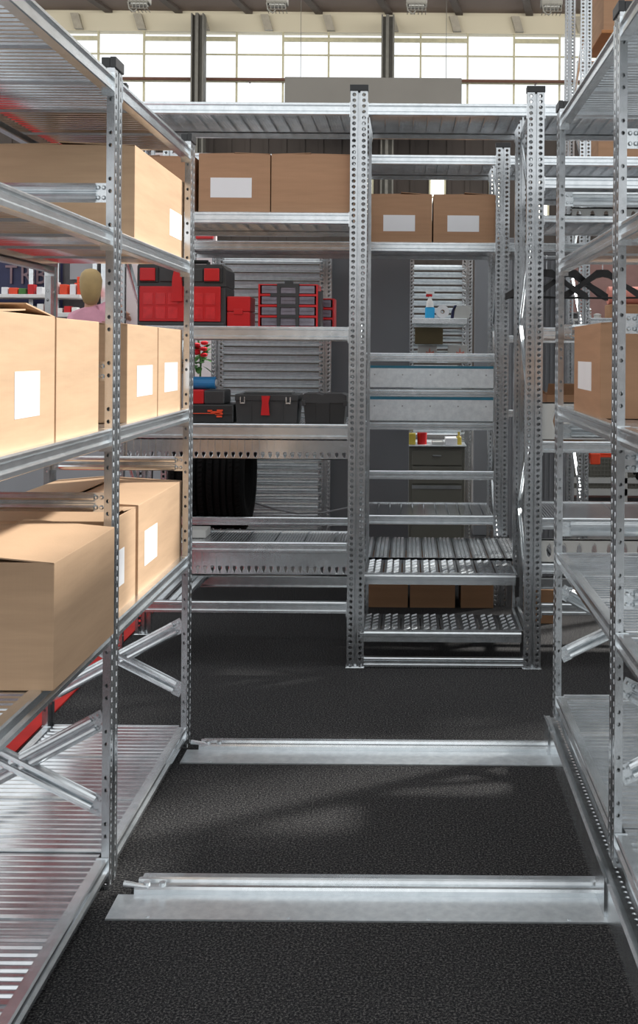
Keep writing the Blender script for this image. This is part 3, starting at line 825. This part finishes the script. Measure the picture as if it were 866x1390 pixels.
# =================================================================== PARTITIONS AND SLAT STANDS
def vpanel(name, lab, x0, x1, y, z0, z1, mat, ribbed=False):
    m = MB(); m.bbox(x0, y, z0, x1, y+.06, z1, .004)
    if ribbed:
        n = int((x1-x0)/.03)
        for k in range(n): m.box(x0+k*.03, y-.006, z0, x0+k*.03+.014, y, z1)
    t = m.build(name, mat); tag(t, lab, 'partition'); return t
YP = 6.78
vpanel('partition_panel', 'smooth grey partition seen either side of the tall middle upright', PX(446,YP), PX(556,YP), YP, 0, 1.995, GREYW)
vpanel('partition_panel', 'narrow grey partition right of the filing cabinet', PX(644,8.3), PX(700,8.3), 8.3, 0, 2.25, GREYW)
vpanel('partition_panel', 'ribbed dark grey partition behind the coat hangers', PX(694,YP), PX(768,YP), YP, 0, 1.97, GREYW, True)
vpanel('partition_panel', 'rose white partition behind the far end of the left rack', PX(150,9), PX(292,9), 9, 0, 3.0, PINKW)
vpanel('partition_panel', 'low light grey partition behind the lower left shelves', -6.5, -1.62, 8.0, 0, 1.08, LGREY)

def slat_stand(px0, px1, Y, z0, z1, pitch, sh, label):
    x0, x1 = PX(px0, Y), PX(px1, Y)
    t = thing('slatted_stand', label, 'stand', ((x0+x1)/2, Y, 0))
    H = round(z1+.02, 3)
    for x in (x0-.03, x1+.02): add_upright(t, x, Y-.005, 0, H, 0)
    n = int((z1-z0)/pitch)
    for k in range(n):
        z = z0 + k*pitch
        m = MB(); m.ext([(0,0),(-.008,.002),(-.017,sh*.2),(-.017,sh*.3),(-.004,sh*.55),(-.008,sh*.62),(.004,sh),(.012,sh),(.012,0)], (x0, Y+.006, z), (0,1,0), (0,0,1), (1,0,0), x1-x0)
        m.build('slat', SATIN, t)
    return t
s1 = slat_stand(302, 437, 6.72, .20, 1.99, .0505, .041, 'stand of stacked horizontal galvanised slats behind the toolboxes')
s2 = slat_stand(560, 630, 7.75, .80, 2.04, .0505, .036, 'narrow slatted stand behind the spray bottle')
m = MB(); m.bbox(PX(559,7.7), 7.54, 1.575, PX(632,7.7), 7.735, 1.615, .003); m.build('shelf_panel', GALV, s2)
# spray bottle
Y = 7.62; zb = 1.615; x = PX(583, Y)
t = thing('spray_bottle', 'spray bottle of blue liquid with red and white trigger', 'bottle', (x, Y, zb))
MB().bbox(x-.033, Y-.02, zb, x+.033, Y+.02, zb+.078, .008).build('liquid_body', CYAN, t)
m = MB(); m.lathe([(.0,0),(.028,0),(.024,.03),(.012,.06),(.012,.075),(0,.075)], (x, Y, zb+.078), 'z', 14); m.build('bottle_neck', WHITE, t)
m = MB(); m.bbox(x-.028, Y-.012, zb+.150, x+.016, Y+.012, zb+.168, .003); m.build('trigger', RED, t)
m = MB(); m.bbox(x-.024, Y-.012, zb+.168, x+.03, Y+.012, zb+.185, .003); m.bbox(x-.03, Y-.006, zb+.178, x-.012, Y+.006, zb+.192, .002); m.build('spray_head', WHITE, t)
# paper roll
x = PX(600, Y); t = thing('paper_roll', 'white paper roll seen end on beside the spray bottle', 'roll', (x, Y, zb))
m = MB(); m.lathe([(.014,-.06),(.045,-.06),(.045,.06),(.014,.06),(.014,-.06)], (x, Y, zb+.046), 'y', 28); m.build('paper', PAPER, t)
m = MB(); m.lathe([(.011,-.058),(.015,-.058),(.015,.058),(.011,.058),(.011,-.058)], (x, Y, zb+.046), 'y', 18); m.build('core', CARDD, t)
x = PX(626, Y); t = thing('folded_cloth', 'pale folded cloth with a dark edge beside the paper roll', 'cloth', (x, Y, zb))
m = MB(); m.ext([(-.055,0),(.05,0),(.06,.05),(.062,.085),(-.03,.088),(-.055,.07)], (x, Y-.06, zb), (1,0,0), (0,0,1), (0,1,0), .1); m.build('cloth', WPANEL, t)
m = MB(); m.ext([(-.075,0),(-.056,0),(-.05,.05),(-.035,.092),(-.052,.09),(-.07,.05)], (x, Y-.06, zb), (1,0,0), (0,0,1), (0,1,0), .1); m.build('dark_edge', NAVY, t)
# brown board + pictures hung on the slats
m = MB(); m.bbox(PX(563,7.6), 7.58, PZ(467,7.6), PX(601,7.6), 7.73, PZ(444,7.6), .003)
tag(m.build('storage_bin', plain('olive_brown', (.075, .055, .02), .6)), 'dark olive brown bin hanging below the spray bottle shelf', 'bin')
for a, b, lab in ((567, 593, 'left small framed picture below the brown bin'), (608, 634, 'right small framed picture, beside the one under the bin')):
    t = thing('picture_frame', lab, 'picture', (PX((a+b)/2,7.66), 7.66, PZ(495,7.66)))
    MB().bbox(PX(a,7.66), 7.66, PZ(492,7.66), PX(b,7.66), 7.72, PZ(468,7.66), .002).build('frame', WPANEL, t)
    c = PX((a+b)/2+4,7.66); z = PZ(478,7.66)
    MB().add([(c-.03,7.657,z-.03),(c+.03,7.657,z-.03),(c+.025,7.657,z+.01),(c+.004,7.657,z+.0),(c-.005,7.657,z+.035),(c-.012,7.657,z),(c-.03,7.657,z+.008)], [tuple(range(7))]).build('print', PINKR, t)

# filing cabinet
Y = 7.5; x0, x1 = PX(556,Y), PX(632,Y); H = PZ(606,Y)
t = thing('filing_cabinet', 'khaki grey filing cabinet with drawers and a cluttered top', 'cabinet', ((x0+x1)/2, Y, 0))
m = MB(); m.bbox(x0, Y, 0, x1, Y+.45, H, .004); m.build('cabinet_body', KHAKI, t)
zz = [.02, PZ(657,Y), PZ(632,Y), H-.02]
for a, b in zip(zz, zz[1:]):
    d = MB().bbox(x0+.022, Y-.014, a+.004, x1-.022, Y, b-.004, .003).build('drawer', KHAKI, t)
    if b - a > .2: MB().box(x0+.022, Y-.017, b-.03, x1-.022, Y-.002, b-.006).build('handle_strip', DULL, d)
    else: MB().bbox((x0+x1)/2-.03, Y-.022, (a+b)/2+.01, (x0+x1)/2+.03, Y-.013, (a+b)/2+.02, .002).build('handle', DULL, d)
MB().bbox(x0-.02, Y-.03, H, x1+.01, Y+.46, H+.012, .004).build('cabinet_top', SATIN, t)
H += .012
tag(MB().bbox(x0, Y+.0, H, x0+.045, Y+.1, H+.075, .004).build('packet', YELLOW), 'yellow packet at the left end of the cabinet top', 'packet')
tag(MB().lathe([(0,0),(.032,0),(.034,.08),(0,.08)], (x0+.09, Y+.05, H), 'z', 16).build('tin', RED), 'red tin beside the yellow packet on the cabinet', 'tin')
for k, (dx, hh, mt, lab) in enumerate(((.16,.02,WPANEL,'lower leaflet pile on the cabinet top'),(.25,.045,PAPER,'taller pile of papers on the cabinet top'))):
    tag(MB().bbox(x0+dx, Y, H, x0+dx+.08, Y+.2, H+hh, .002).build('paper_pile', mt), lab, 'papers')
tag(MB().lathe([(0,0),(.02,0),(.018,.05),(.008,.06),(.008,.085),(0,.085)], (x1-.04, Y+.05, H), 'z', 12).build('small_bottle', YELLOW), 'small tan bottle at the right end of the cabinet top', 'bottle')

# plant by the pale partition
x = PX(262, 6.7); Yp = 6.9; t = thing('potted_plant', 'potted plant with red flowers beside the slatted stand', 'plant', (x, Yp, 0))
m = MB(); m.bbox(x-.12, Yp-.08, 0, x+.09, Yp+.1, .92, .005); m.build('pedestal', PINKW, t)
m = MB(); m.lathe([(0,0),(.05,0),(.07,.12),(.062,.12),(0,.10)], (x, Yp, .92), 'z', 18); m.build('pot', WHITE, t)
def leaves(cx, cy, cz, n, r, size, seed):
    rd = random.Random(seed); m = MB()
    for k in range(n):
        th = rd.uniform(0, 2*math.pi); el = rd.uniform(-.5, .9); L = size*rd.uniform(.7, 1.2)
        d = Vector((math.cos(th)*math.cos(el), math.sin(th)*math.cos(el), math.sin(el)))
        p = Vector((cx, cy, cz)) + d*r*rd.uniform(.2, 1) + Vector((0,0,rd.uniform(-r, r)*.8))
        s = d.cross(Vector((0,0,1))).normalized()*L*.32; u = Vector((0,0,-.25*L))
        m.add([p, p+d*L*.35+s, p+d*L*.35-s, p+d*L*.75+s*.8+u*.4, p+d*L*.75-s*.8+u*.4, p+d*L+u], [(0,1,2),(1,3,4,2),(3,5,4)])
    return m
m = MB(); m.path([(x,Yp,1.0),(x+.01,Yp,1.3),(x-.01,Yp,1.48)], .006); m.build('stem', GREEN, t)
leaves(x, Yp, 1.32, 46, .06, .07, 3).build('leaves', GREEN, t)
m = MB()
for k in range(7): m.lathe([(0,-.012),(.02,-.006),(.026,.008),(.012,.016),(0,.01)], (x+.01+.03*math.cos(k*2.1), Yp-.06+.02*math.sin(k*3.3), 1.35+.025*k*.5), 'z', 8)
m.build('flowers', FLOWER, t)
# red notice
tag(MB().bbox(PX(262,8.9), 8.96, PZ(325,8.9), PX(286,8.9), 9.0, PZ(314,8.9), .004).build('notice_plate', RED), 'small red plate high on the rose white partition', 'sign')

# hanging tube ends under the left shelf: cable
m = MB(); m.path([(PX(343,6.6),6.62,PZ(683,6.6)),(PX(372,6.6),6.6,PZ(692,6.6)),(PX(405,6.6),6.6,PZ(698,6.6)),(PX(440,6.6),6.6,PZ(697,6.6)),(PX(476,6.6),6.62,PZ(690,6.6))], .006)
tag(m.build('cable', LGREY), 'grey cable sagging across the slatted stand', 'cable')
# pale block and reddish bracket on the shelf under the tyres
tag(MB().bbox(PX(262,5.2), 4.9, .543, PX(284,4.95), 5.02, .578, .003).build('paper_pad', WPANEL), 'cream pad on the low shelf under the tyres', 'pad')

# =================================================================== RIGHT BACKGROUND
def tall_rack():
    t = thing('pallet_rack', 'very tall perforated rack frame far behind on the right', 'rack', (1.18, 7.75, 0))
    H = 4.7
    UPR[H] = upright_mesh(H)
    for x in (1.18, 3.6):
        inst('upright', UPR[H], t, (x, 7.4, 0), 0)
        inst('upright', UPR[H], t, (x-.01, 8.1, 0), math.pi)
        z = .3; up = True
        while z < 4.4:
            a, b = (7.43, 8.07) if up else (8.07, 7.43)
            add_brace(t, (x, a, z), (x, b, z+.55), (1,0,0), 'diagonal_brace', .03); z += .57; up = not up
    MB().bbox(1.28, 7.38, 3.535, 3.56, 8.0, 3.558, .004).build('board', plain('orange_board', (.42, .17, .05), .5), t)
    add_beam(t, (1.22, 8.1, 3.53), (3.56, 8.1, 3.53), .07, (0,1,0))
    for z in (2.52, 1.62):
        add_beam(t, (1.22, 7.4, z), (3.56, 7.4, z), .07, (0,-1,0)); add_beam(t, (1.22, 8.1, z), (3.56, 8.1, z), .07, (0,1,0))
        add_shelf(t, 1.22, 3.56, 7.43, 8.07, z-.003, 'y', seam=.1, pitch=.03)
    add_beam(t, (1.22, 7.4, PZ(613,7.4)), (3.56, 7.4, PZ(613,7.4)), .03, (0,-1,0), mat=ORANGE, name='orange_beam')
    MB().bbox(1.225, 7.36, PZ(628,7.4), 1.29, 7.42, PZ(613,7.4), .006).build('orange_hook', ORANGE, t)
tall_rack()
carton(1.30, 1.9, 7.42, 7.95, 3.558, .5, 'brown box high on the tall rack at the top right', CARDB, group='boxes on the tall rack')
carton(1.27, 1.9, 7.42, 7.9, 2.518, .55, 'large brown box with white label on the tall rack, lower level', CARDB, stick=[('-y', PX(850,7.42), PX(884,7.42), 2.56, PZ(212,7.42))], group='boxes on the tall rack')
# pale slotted crate
t = thing('slotted_crate', 'pale slotted plastic crate on the tall rack seen through the right shelves', 'crate', (1.6, 7.1, 2.2))
x0, x1 = PX(776, 7.1), PX(900, 7.1)
for_ = MB()
# hangs on rack row two top
m = MB(); z0, z1 = PZ(291,6.0), PZ(279,6.0)
bpy.data.objects.remove(t)
m = None
t = thing('slotted_crate', 'pale slotted plastic crate behind the right bay', 'crate', (1.2, 5.2, 1.98))
divider(t, PX(775,5.0), PX(905,5.0), 5.0, 1.981, 2.045, .057, name='front_panel', mat=WPANEL, slot=True)
MB().box(PX(775,5.0), 5.02, 1.981, PX(905,5.0), 5.25, 1.99).build('base_panel', WPANEL, t)
divider(t, PX(775,5.0), PX(905,5.0), 5.25, 1.981, 2.045, .057, name='rear_panel', mat=WPANEL, slot=True)

# garment rail & hangers
t = thing('garment_rail', 'thin dark garment rail the black hangers hang from', 'rail', (.9, 5.6, 0))
zr = 1.865
m = MB(); m.tube((.60, 5.6, zr), (1.50, 5.6, zr), .011, 10); m.build('rail_tube', DULL, t)
m = MB()
for x in (.60, 1.50): m.tube((x, 5.6, 0), (x, 5.6, zr+.01), .012, 10); m.bbox(x-.02, 5.42, 0, x+.02, 5.78, .02, .004)
m.build('stand_leg', DULL, t)
def hanger(px, yaw, lab, dy):
    Yh = 5.6 + dy; x = PX(px, Yh); zt_ = PZ(370, Yh)
    t = thing('coat_hanger', lab, 'hanger', (x, Yh, zt_)); t.rotation_euler = (0, 0, yaw)
    def bld(mb, name, mat):
        me = mb.mesh(name, mat); o = bpy.data.objects.new(name, me); col.objects.link(o); o.parent = t
    m = MB(); hgt = -.115
    for s in (-1, 1):
        pts = [(.0,.004,.034),(.03,.0,.038),(.06,-.022,.032),(.12,-.066,.028),(.17,-.098,.036),(.208,-.118,.030)]
        for (a, za, ra), (b, zb_, rb_) in zip(pts, pts[1:]):
            vs = [(s*a,-ra*.6,za-ra*.55),(s*a,ra*.6,za-ra*.55),(s*a,ra*.6,za+ra*.5),(s*a,-ra*.6,za+ra*.5),(s*b,-rb_*.6,zb_-rb_*.55),(s*b,rb_*.6,zb_-rb_*.55),(s*b,rb_*.6,zb_+rb_*.5),(s*b,-rb_*.6,zb_+rb_*.5)]
            m.add(vs, [(0,1,2,3),(4,5,6,7),(0,1,5,4),(1,2,6,5),(2,3,7,6),(3,0,4,7)])
    bld(m, 'shoulder', BLACKP)
    m = MB(); m.tube((-.20,0,-.122), (.20,0,-.122), .005, 8); bld(m, 'trouser_bar', BLACKP)
    m = MB(); hz = zr - zt_ + .013
    pts = [(0,0,.005),(0,0,hz-.045)] + [(0, .018*math.sin(R(a))*1.0-.0, hz-.018-.018*math.cos(R(a))+.0) for a in range(0, 271, 30)]
    m.path(pts, .0022, 6); bld(m, 'hook', GALV)
hanger(741, R(-8), 'leftmost of the three black coat hangers', -.02)
hanger(772, R(14), 'middle one of the three black coat hangers', .03)
hanger(817, R(-12), 'rightmost of the three black coat hangers', -.01)

# workbench with rolls behind
t = thing('workbench', 'pale workbench with clutter behind the right racks', 'bench', (2.6, 9.2, 0))
bx0, bx1 = PX(765, 9.2), PX(960, 9.2)
zb = PZ(432, 9.2)
MB().bbox(bx0, 9.0, zb-.05, bx1, 9.6, zb, .006).build('bench_top', WPANEL, t)
m = MB()
for x in (bx0+.05, bx1-.05):
    for y in (9.05, 9.55): m = MB(); m.box(x-.02, y-.02, 0, x+.02, y+.02, zb-.05); m.build('leg', DULL, t)
for i, (px0, px1, py, r, lab) in enumerate(((826, 900, 388, .075, 'thick pink roll lying on the clutter of the bench'),)):
    tt = MB().lathe([(.02,0),(r,0),(r,.45),(.02,.45),(.02,0)], (PX(px0,9.1), 9.15, zb+.20), 'x', 24)
    tag(tt.build('paper_roll', PINKR), lab, 'roll')
tag(MB().bbox(PX(826,9.1), 9.05, zb, PX(862,9.1)+.25, 9.3, zb+.125, .01).build('storage_bin', CARDD), 'brown bin carrying the pink roll on the bench', 'bin')
for i, (px, ww, hh, mt, lab) in enumerate(((778,.10,.06,BLACKP,'black tool at the left end of the bench'),(798,.08,.10,GALV,'steel vice on the bench behind the hangers'),(812,.07,.05,WPANEL,'pale dish on the bench beside the vice'))):
    m = MB(); x = PX(px, 9.1)
    m.lathe([(0,0),(ww*.5,0),(ww*.42,hh*.5),(ww*.5,hh*.8),(ww*.2,hh),(0,hh)], (x, 9.15, zb), 'z', 12)
    tag(m.build('bench_tool', mt), lab, 'tool')
# mesh container behind low right
t = thing('mesh_container', 'steel mesh container standing low behind the right racks', 'container', (1.9, 9.9, 0))
x0, x1 = PX(770,9.9), PX(930,9.9); z0, z1 = .1, PZ(560, 9.9)
m = MB()
for x in (x0, (x0+x1)/2, x1): m.box(x-.02, 9.9, 0, x+.02, 9.94, z1)
m.box(x0, 9.9, z1-.03, x1, 9.94, z1); m.box(x0, 9.9, z0, x1, 9.94, z0+.06); m.box(x0, 9.9, .16+.05, x1, 9.94, .26)
m.build('frame', WPANEL, t)
m = MB(); 
for k in range(34): x = x0+(x1-x0)*k/34; m.box(x, 9.91, z0, x+.008, 9.918, z1)
for k in range(20): z = z0+(z1-z0)*k/20; m.box(x0, 9.905, z, x1, 9.912, z+.007)
m.build('wire_mesh', KHAKI, t)
MB().box(x0+.02, 10.2, .1, x1, 10.25, z1-.1).build('rear_panel', KHAKI, t)
# back partition on the right, behind the bench
vpanel('partition_panel', 'dull red-brown partition behind the workbench on the right', PX(768,10.5), 6, 10.5, 0, 2.35, plain('mauve_paint', (.30,.17,.15), .7))

# =================================================================== LEFT BACKGROUND BOOTH
YB = 9.6
t = thing('display_booth', 'trade fair booth with navy lettered sign seen through the left rack', 'booth', (-4, YB, 0))
x0, x1 = PX(-90, YB), PX(60, YB)
MB().bbox(x0, YB+.5, 0, x1, YB+.56, PZ(352, YB+.5), .004).build('navy_panel', NAVY, t)
x2 = PX(150, YB)
MB().bbox(x1, YB+.5, 0, x2, YB+.56, PZ(352, YB+.5), .004).build('dark_panel', plain('booth_dark', (.07,.065,.07), .25), t)
m = MB()
for px in (20, 42, 56, 110, 122, 134): xx = PX(px, YB); m.box(xx-.02, YB+.40, 0, xx+.02, YB+.44, 2.3)
m.build('frame_post', GALV, t)
MB().box(PX(72,YB), YB+.46, PZ(378,YB), PX(106,YB), YB+.49, PZ(352,YB)).build('back_light_panel', LGREY, t)
zs = PZ(403, YB)
MB().bbox(x0, YB, zs-.03, PX(108,YB), YB+.35, zs, .004).build('shelf_panel', WHITE, t)
zc = PZ(428, YB)
MB().bbox(x0, YB-.1, zc-.04, x2, YB+.35, zc, .004).build('counter_top', WHITE, t)
MB().box(x0, YB-.05, 0, x2, YB+.3, zc-.04).build('counter', LGREY, t)
MB().box(PX(-20,8.4), 8.3, 0, -2.0, 8.98, .35).build('platform', LGREY, t)
cu = bpy.data.curves.new('sign_text', 'FONT'); cu.body = 'TRBE'; cu.size = .26; cu.extrude = .008; cu.space_character = 1.25; cu.resolution_u = 2
to = bpy.data.objects.new('tmp_text', cu); col.objects.link(to)
bpy.context.view_layer.update()
me = bpy.data.meshes.new_from_object(to.evaluated_get(bpy.context.evaluated_depsgraph_get()))
bpy.data.objects.remove(to)
me.materials.clear(); me.materials.append(TAUPE)
lo = bpy.data.objects.new('sign_letters', me); col.objects.link(lo); lo.parent = t
lo.location = Vector((PX(6, YB+.48), YB+.485, PZ(389, YB+.48))) - t.location; lo.rotation_euler = (R(90), 0, 0); lo.scale = (.72, .95, 1)
cols = [RED, YELLOW, WHITE, GREEN, ORANGE, PAPER, REDT]
names = ['red', 'yellow', 'white', 'green', 'orange', 'off-white', 'crimson']
k = 0
for zz, row, hs in ((zs, 'upper shelf', (.05,.12)), (zc, 'counter', (.04,.08))):
    px = 2
    while px < 106:
        w_ = random.uniform(.045, .085); h_ = random.uniform(*hs); i = random.randrange(7) if zz == zs else random.choice((2,5,2,0))
        x = PX(px, YB+.05)
        if not (zz == zs and 60 < px < 68):
            o = MB().bbox(x, YB+.03, zz, x+w_, YB+.12, zz+h_, .006).build('product_pack', cols[i])
            tag(o, 'small %s pack on the booth %s, number %d from the left' % (names[i], row, k+1) if False else 'small %s pack on the booth %s' % (names[i], row), 'pack', '%s packs on the booth %s' % (names[i], row))
        px += w_*F/YB + random.uniform(1, 4); k += 1
# pyramid of red packs
for j, (dx, dz) in enumerate(((-.04,0),(.0,0),(.04,0),(-.02,.055),(.02,.055),(0,.11))):
    x = PX(100, YB) + dx*1.1
    tag(MB().bbox(x-.019, YB+.14, zs+dz, x+.019, YB+.2, zs+dz+.055, .004).build('product_pack', ORANGE), 'small orange-red pack in the pyramid on the booth shelf', 'pack', 'pyramid of packs')

# person at the booth
def person():
    X, Yq = PX(119, 8.7), 8.72
    t = thing('person', 'person with light hair in a pink top, back turned, arm reaching out at the booth', 'person', (X, Yq, 0))
    def skin(name, pts, edges, radii, mat, root=0):
        me = bpy.data.meshes.new(name); me.from_pydata([Vector(p) for p in pts], edges, []); me.materials.append(mat)
        o = bpy.data.objects.new(name, me); col.objects.link(o); o.parent = t
        md = o.modifiers.new('skin', 'SKIN'); me.skin_vertices[0].data
        for i, r in enumerate(radii): me.skin_vertices[0].data[i].radius = (r, r)
        me.skin_vertices[0].data[root].use_root = True
        s = o.modifiers.new('sub', 'SUBSURF'); s.levels = 2; s.render_levels = 2
        return o
    # clothed figure (one continuous body)
    pts = [(0,0,.95),(0,0,1.2),(.01,0,1.42),(.02,0,1.52),(.02,-.01,1.60),(.03,-.02,1.70),(.03,-.02,1.80),
           (.15,.02,1.55),(.21,.10,1.62),(.25,.22,1.54),(-.14,0,1.46),(-.2,-.02,1.2),(-.14,-.16,1.08),
           (.10,0,.88),(.11,.0,.48),(.11,.02,.06),(.12,.14,.03),(-.10,0,.88),(-.11,.0,.48),(-.11,.02,.06),(-.12,.14,.03)]
    ed = [(0,1),(1,2),(2,3),(3,4),(4,5),(5,6),(2,7),(7,8),(8,9),(2,10),(10,11),(11,12),(0,13),(13,14),(14,15),(15,16),(0,17),(17,18),(18,19),(19,20)]
    rr = [.14,.13,.14,.07,.05,.085,.08,.065,.045,.03,.065,.045,.03,.095,.06,.045,.035,.095,.06,.045,.035]
    skin('body', pts, ed, rr, SKIN)
    ip = [0,1,2,3,7,8,10,11]
    mp = {a: i for i, a in enumerate(ip)}
    skin('pink_top', [pts[i] for i in ip], [(mp[a], mp[b]) for a, b in ed if a in mp and b in mp], [rr[i]+.014 for i in ip], PINKS)
    ip = [0,13,14,15,17,18,19]; mp = {a: i for i, a in enumerate(ip)}
    skin('trousers', [pts[i] for i in ip], [(mp[a], mp[b]) for a, b in ed if a in mp and b in mp], [rr[i]+.016 for i in ip], CLOTHB)
    m = MB(); m.lathe([(0,.135),(.05,.125),(.085,.09),(.102,.03),(.098,-.04),(.085,-.11),(.065,-.17),(.03,-.20),(0,-.205)], (X+.028, Yq-.035, 1.79), 'z', 20)
    m.build('hair', HAIR, t, smooth=True)
    m = MB()
    for s in (-1, 1): m.lathe([(0,-.012),(.012,0),(0,.012)], (X+.03+s*.032, Yq+.085, 1.755), 'z', 8)
    m.build('eyes', BLACKP, t)
    m = MB(); m.add([(X+.018,Yq+.085,1.72),(X+.042,Yq+.085,1.72),(X+.03,Yq+.085,1.76),(X+.03,Yq+.115,1.722)], [(0,1,3),(0,3,2),(1,2,3)]); m.build('nose', SKIN, t)
    # hands
    for hx, hy, hz, d in ((X+.25, Yq+.22, 1.54, Vector((.3,.8,-.5))), (X-.14, Yq-.16, 1.08, Vector((.2,-.9,-.3)))):
        d.normalize(); s = d.cross(Vector((0,0,1))).normalized(); m = MB()
        p = Vector((hx,hy,hz)); m.tube(p-d*.02, p+d*.07, .030, 8, .034)
        for f in range(4):
            b = p + d*.065 + s*(f-1.5)*.018; L = (.06,.07,.065,.05)[f]; m.tube(b, b+d*L*.6, .009, 6); m.tube(b+d*L*.6, b+d*L+Vector((0,0,-.015)), .008, 6, .006)
        m.tube(p+s*.03, p+s*.055+d*.045, .010, 6, .008)
        m.build('hand', SKIN, t, smooth=True)
    for o in t.children: pass
    t.scale = (.87, .87, .87); t.location.z = .35
person()

# =================================================================== LIGHT, WORLD, CAMERA
W = bpy.data.worlds.new('World'); sc.world = W; W.use_nodes = True
bg = W.node_tree.nodes['Background']; bg.inputs['Color'].default_value = (.95, .98, 1, 1); bg.inputs['Strength'].default_value = 1.25
def sun(direction, strength, angle, color):
    L = bpy.data.lights.new('sunlight', 'SUN'); L.energy = strength; L.angle = R(angle); L.color = color
    o = bpy.data.objects.new('sunlight', L); col.objects.link(o)
    o.rotation_euler = Vector(direction).to_track_quat('-Z', 'Y').to_euler(); return o
sun((-.67, -.42, -.68), 6.7, 5, (1, .98, .93))
L = bpy.data.lights.new('added_hall_fill', 'AREA'); L.shape = 'RECTANGLE'; L.size = 34; L.size_y = 3; L.energy = 1500; L.color = (1, .95, .86)  # unseen fill lamp, added to brighten the ceiling band and far wall
o = bpy.data.objects.new('added_hall_fill', L); col.objects.link(o); o.location = (-1, 19, 9.3)
o.rotation_euler = Vector((0, 1, .12)).to_track_quat('-Z', 'Y').to_euler()

cam = bpy.data.cameras.new('camera'); co = bpy.data.objects.new('camera', cam); col.objects.link(co)
cam.sensor_fit = 'VERTICAL'; cam.sensor_height = 24; cam.sensor_width = 24*866/1390
cam.lens = F/1390*24
cam.shift_x = (433-VX)/1390; cam.shift_y = -(695-VY)/1390
cam.clip_start = .05; cam.clip_end = 200
co.location = (0, 0, CZ)
co.rotation_euler = (Matrix.Rotation(R(90), 4, 'X') @ Matrix.Rotation(R(.42), 4, 'Z')).to_euler()
sc.camera = co
sc.view_settings.view_transform = 'Standard'; sc.view_settings.look = 'None'
sc.view_settings.gamma = 1; sc.view_settings.use_curve_mapping = False
sc.view_settings.exposure = 0
